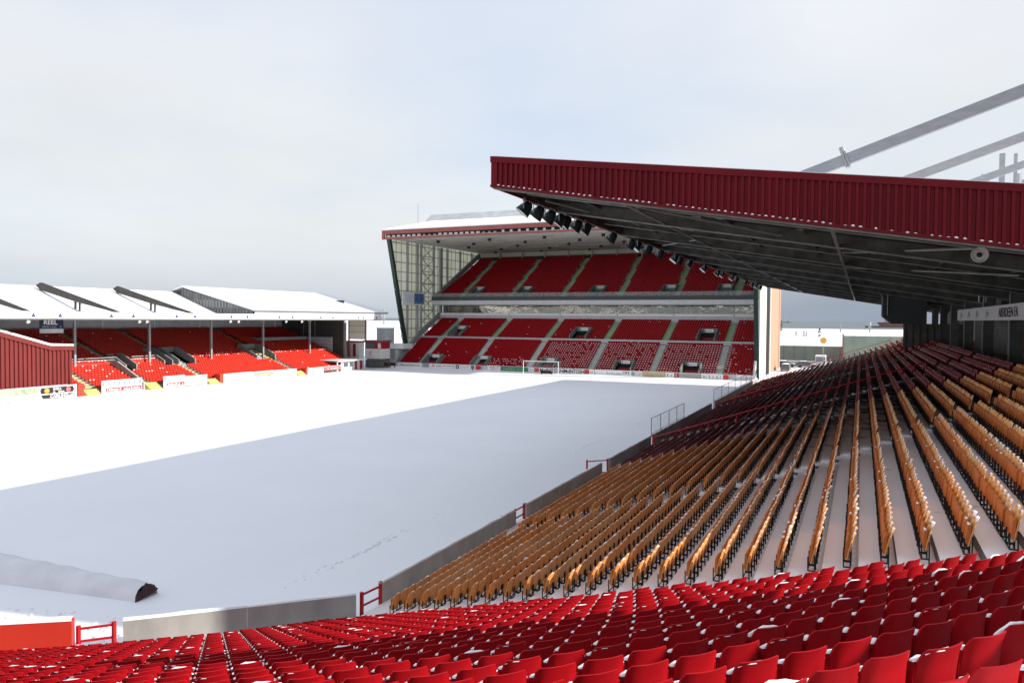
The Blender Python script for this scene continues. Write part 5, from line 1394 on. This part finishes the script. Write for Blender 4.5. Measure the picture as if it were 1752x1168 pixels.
gt = gate([(-21.55, 15.12), (-20.88, 15.82)], .98, 'red barred gate between the bright red wall and the pale wall', 3)
q = MB()
for i in range(14):
    t = (i+.5)/14; x, y = -21.55+.67*t, 15.12+.70*t; q.beam((x, y, .12), (x, y, .92), .008, .008)
q.build('wire_mesh', M['light_grey'], gt, kind='stuff')

# ------------------------------------------------------------------ beyond the stands on the right
fn = thing('site_fence', 'long grey green fence across the snowy ground behind the stand', 'fence', (-5, 195, 0))
x = -22.0
while x < -4.2:
    MB().box(x, x+2.35, 195, 195.08, 0, 4.45).build('fence_panel', M['fence_green'], fn); MB().box(x+2.36, x+2.44, 194.9, 195.1, 0, 4.6).build('fence_post', M['rail_grey'], fn); x += 2.45
MB().box(-22, -4, 194.9, 195.15, 4.46, 4.6).build('snow_cap', M['snow_lump'], fn)
f2 = thing('site_fence', 'taller grey green fence stepping up beside the stand back', 'fence', (2, 190, 0))
x = -3.9
while x < 16:
    MB().box(x, x+2.35, 190, 190.08, 0, 7.2).build('fence_panel', M['fence_green'], f2); MB().box(x+2.36, x+2.44, 189.9, 190.1, 0, 7.5).build('fence_post', M['rail_grey'], f2); x += 2.45
MB().box(-3.95, -3.7, 189.8, 195.2, 0, 7.6).build('end_wall', M['red_fascia'], f2)
yard = MB().box(-23, 20, 150, 190, -.2, .02).build('yard', M['snow'], kind='structure')
def car(x, y, label, paint, ang=0.0, h=1.45):
    t = thing('parked_car', label, 'car', (x, y, 0), 'cars parked behind the stand')
    b = MB(); b.prism([(-2.1, -.85, .35), (2.1, -.85, .35), (2.15, -.85, .75), (1.5, -.85, .9), (-2.1, -.85, .95), (-2.2, -.85, .6)], (0, 1.7, 0)); b.prism([(-1.9, -.72, .95), (.95, -.72, .9), (.3, -.72, h), (-1.5, -.72, h)], (0, 1.44, 0))
    link('body', b.mesh('body', [paint]), t, loc=(0, 0, 0))
    link('window', MB().prism([(-1.7, -.735, 1.0), (.75, -.735, .97), (.22, -.735, h-.08), (-1.42, -.735, h-.08)], (0, 1.47, 0)).mesh('window', [M['car_glass']]), t, loc=(0, 0, 0))
    sn = MB(); sn.lump((-.6, 0, h-.01), .95, .72, .14, n=10); sn.lump((1.5, 0, .86), .65, .8, .10, n=10); link('snow_cap', sn.mesh('snow_cap', [M['snow_lump']], 50), t, loc=(0, 0, 0))
    for wx in (-1.3, 1.35):
        for wy in (-.86, .7):
            link('wheel', MB().lathe([(.31, 0), (.31, .16)], (wx, wy, .31), (0, 1, 0), 12).mesh('wheel', [M['tyre']]), t, loc=(0, 0, 0))
    t.rotation_euler = (0, 0, ang)
car(-15.4, 181, 'grey car under snow parked beside the brick wall', M['car_paint'], .1)
car(-11.2, 182, 'grey car with snowy roof, right of the one by the brick wall', M['car_paint'], .15)
vn = thing('parked_van', 'boxy grey van with frosted windows behind the stand', 'van', (-9, 186, 0))
MB().box(-9.4, -7.2, 184, 188, .35, 2.6).build('body', M['light_grey'], vn); MB().box(-9.2, -7.4, 183.93, 183.99, 1.3, 2.35).build('window', M['glass_blue'], vn); MB().box(-9.4, -7.2, 184, 188, 2.61, 2.72).build('snow_cap', M['snow_lump'], vn)
for wx in (-9.2, -7.5): MB().lathe([(.33, 0), (.33, .2)], (wx, 184.6, .33), (1, 0, 0), 10).build('wheel', M['tyre'], vn)
c3 = thing('parked_car', 'dark car close behind the far end railing', 'car', (-14, 168, 0), 'cars parked behind the stand')
MB().prism([(-15.2, 166, .3), (-13.4, 166, .3), (-13.4, 166, .95), (-13.6, 166, 1.5), (-15.0, 166, 1.5), (-15.2, 166, .95)], (0, 4, 0)).build('body', M['car_paint'], c3)
MB().box(-14.95, -13.65, 165.93, 165.99, .98, 1.42).build('window', M['car_glass'], c3)
MB().lump((-14.3, 168, 1.5), .75, 1.6, .15, n=10).build('snow_cap', M['snow_lump'], c3)
for wx in (-15.1, -13.6): MB().lathe([(.3, 0), (.3, .15)], (wx, 166.5, .3), (1, 0, 0), 10).build('wheel', M['tyre'], c3)
hv = thing('snow_hedge', 'low snow covered wall behind the parked cars', 'wall', (-14, 184, 0)); MB().box(-19, -6, 189.0, 189.4, 0, .9).build('wall', M['concrete'], hv); MB().box(-19.1, -5.9, 188.8, 189.6, .9, 1.2).build('snow_cap', M['snow_lump'], hv)
ys = thing('round_sign', 'round yellow sign on a thin pole before the fence', 'sign', (-7.4, 176, 0))
MB().tube((-7.4, 176, 0), (-7.4, 176, 6.2), .06, n=6).build('pole', M['galv'], ys)
MB().lathe([(.0, 0), (.7, .0), (.7, .06), (.0, .07)], (-7.4, 175.92, 6.35), (0, -1, 0), 14).build('sign_face', M['sign_yellow'], ys)
for i in range(5): MB().box(-7.8, -7.0, 175.83, 175.85, 5.95+.18*i, 6.02+.18*i).build('print_line', M['print_grey'], ys) if i in (1, 3) else None
# small conifers out on the snow field
def conifer(x, y, h, label):
    t = thing('conifer_tree', label, 'tree', (x, y, 0)); MB().tube((x, y, 0), (x, y, h*.3), h*.05, h*.03, 6).build('trunk', M['bark'], t)
    q = MB(); rr = random.Random(int(x*7+y))
    for k in range(120):
        z = h*(.12+.86*rr.random()); w = (1-z/h)*h*.30+.1; a = rr.uniform(0, 6.28); s_ = h*.09
        cx, cy = x+math.cos(a)*w*rr.uniform(.2, 1), y+math.sin(a)*w*rr.uniform(.2, 1)
        q.add([(cx, cy, z), (cx+math.cos(a)*s_-math.sin(a)*s_*.5, cy+math.sin(a)*s_+math.cos(a)*s_*.5, z-s_*.8), (cx+math.cos(a)*s_+math.sin(a)*s_*.5, cy+math.sin(a)*s_-math.cos(a)*s_*.5, z-s_*.8)], [(0, 1, 2)])
    q.build('crown', M['leaf'], t)
def ground_at(px, py):
    w = (px-876)/F_PX*CR-(py-584)/F_PX*CU+CD; t = -HC/w[2]; return w[0]*t, w[1]*t
for px, py, h, lab in ((1362, 574.5, 3.6, 'lone small dark conifer on the snow field, leftmost by the brick wall'), (1375.5, 575.5, 4.2, 'left conifer of a close pair on the snow field'), (1380, 575.3, 3.6, 'right conifer of a close pair on the snow field'), (1402, 576, 6.2, 'taller dark conifer above the yellow sign'), (1336, 566.5, 9, 'low wide dark shrub by the brick wall edge')):
    x, y = ground_at(px, py); conifer(x, y, h, lab)
for px, py, lab in ((1438, 568, 'dark post at the fence corner on the snow field'), (1488, 568.5, 'small dark post on the snow beyond the fence'), (657, 555, 'thin mast on the snowy shore beside the low stand')):
    x, y = ground_at(px, py); D_ = math.hypot(x, y); h = D_*12/1289
    t = thing('mast', lab, 'post', (x, y, 0)); MB().tube((x, y, 0), (x, y, h if px > 900 else h*2.2), D_*1.4/1289, n=6).build('pole', M['print_grey'], t)
    MB().box(x-D_*2.2/1289, x+D_*2.2/1289, y-.5, y+.5, h*.6, h*.9).build('box', M['print_grey'], t)
# low dunes and lines on the snow field
dn = MB(); random.seed(90)
for k in range(120):
    px = random.uniform(1325, 1560) if k < 70 else random.uniform(600, 695); py = random.uniform(564, 592) if k < 70 else random.uniform(552, 600)
    x, y = ground_at(px, py); D_ = math.hypot(x, y); dn.lump((x, y, -.15), D_*random.uniform(4, 16)/1289, D_*.02, D_*random.uniform(.3, .9)/1289, n=8, k=2)
dn.build('dune', M['snow'], smooth=60, kind='structure')
# breakwater and ship on the horizon
bw = thing('breakwater', 'low rust coloured pier on the sea at the right', 'pier', (600, 1500, 0))
w = (1480-876)/F_PX*CR-(553-584)/F_PX*CU+CD; q0 = np.array([w[0], w[1]])/w[1]*1800; w = (1530-876)/F_PX*CR-(553-584)/F_PX*CU+CD; q1 = np.array([w[0], w[1]])/w[1]*1800
MB().prism([(q0[0], 1800, -3), (q1[0]+200, 1800, -3), (q1[0]+200, 1800, 2.4), (q0[0], 1800, 1.2)], (0, 12, 0)).build('pier_wall', M['rust'], bw)
lh = thing('harbour_light', 'small white light tower on the end of the pier', 'tower', (q0[0]+12, 1800, 0))
MB().tube((q0[0]+10, 1800, 1), (q0[0]+10, 1800, 9), 2.2, 1.6, 8).build('tower', M['ship_white'], lh); MB().tube((q0[0]+10, 1800, 9), (q0[0]+10, 1800, 11), 1.2, .4, 8).build('lantern', M['print_grey'], lh)
MB().box(q0[0]+3, q0[0]+7, 1798, 1802, 1, 5).build('store', M['ship_white'], lh)
sp = thing('ship', 'ship with rust red hull half hidden by the dark box', 'ship', (q1[0], 2300, 0))
w = (1506-876)/F_PX*CR-(553-584)/F_PX*CU+CD; sx = w[0]/w[1]*2300
MB().prism([(sx-8, 2300, 9), (sx+70, 2300, 9), (sx+70, 2300, -3), (sx, 2300, -3)], (0, 14, 0)).build('hull', M['rust'], sp); MB().box(sx+10, sx+30, 2302, 2312, 9, 22).build('superstructure', M['light_grey'], sp)
s2 = thing('ship', 'tiny far ships group vessel low on the sea by the brick wall', 'ship', (0, 9000, 0))
s2['label'] = 'tiny distant ship low on the horizon beside the brick wall'
w = (1344-876)/F_PX*CR-(550-584)/F_PX*CU+CD; sx = w[0]/w[1]*6000
MB().prism([(sx-45, 6000, 2), (sx+40, 6000, 2), (sx+34, 6000, -6), (sx-36, 6000, -6)], (0, 20, 0)).build('hull', M['rust'], s2); MB().box(sx+10, sx+26, 6003, 6015, 2, 14).build('superstructure', M['light_grey'], s2); MB().box(sx-30, sx-26, 6003, 6010, 2, 18).build('crane', M['rail_grey'], s2)
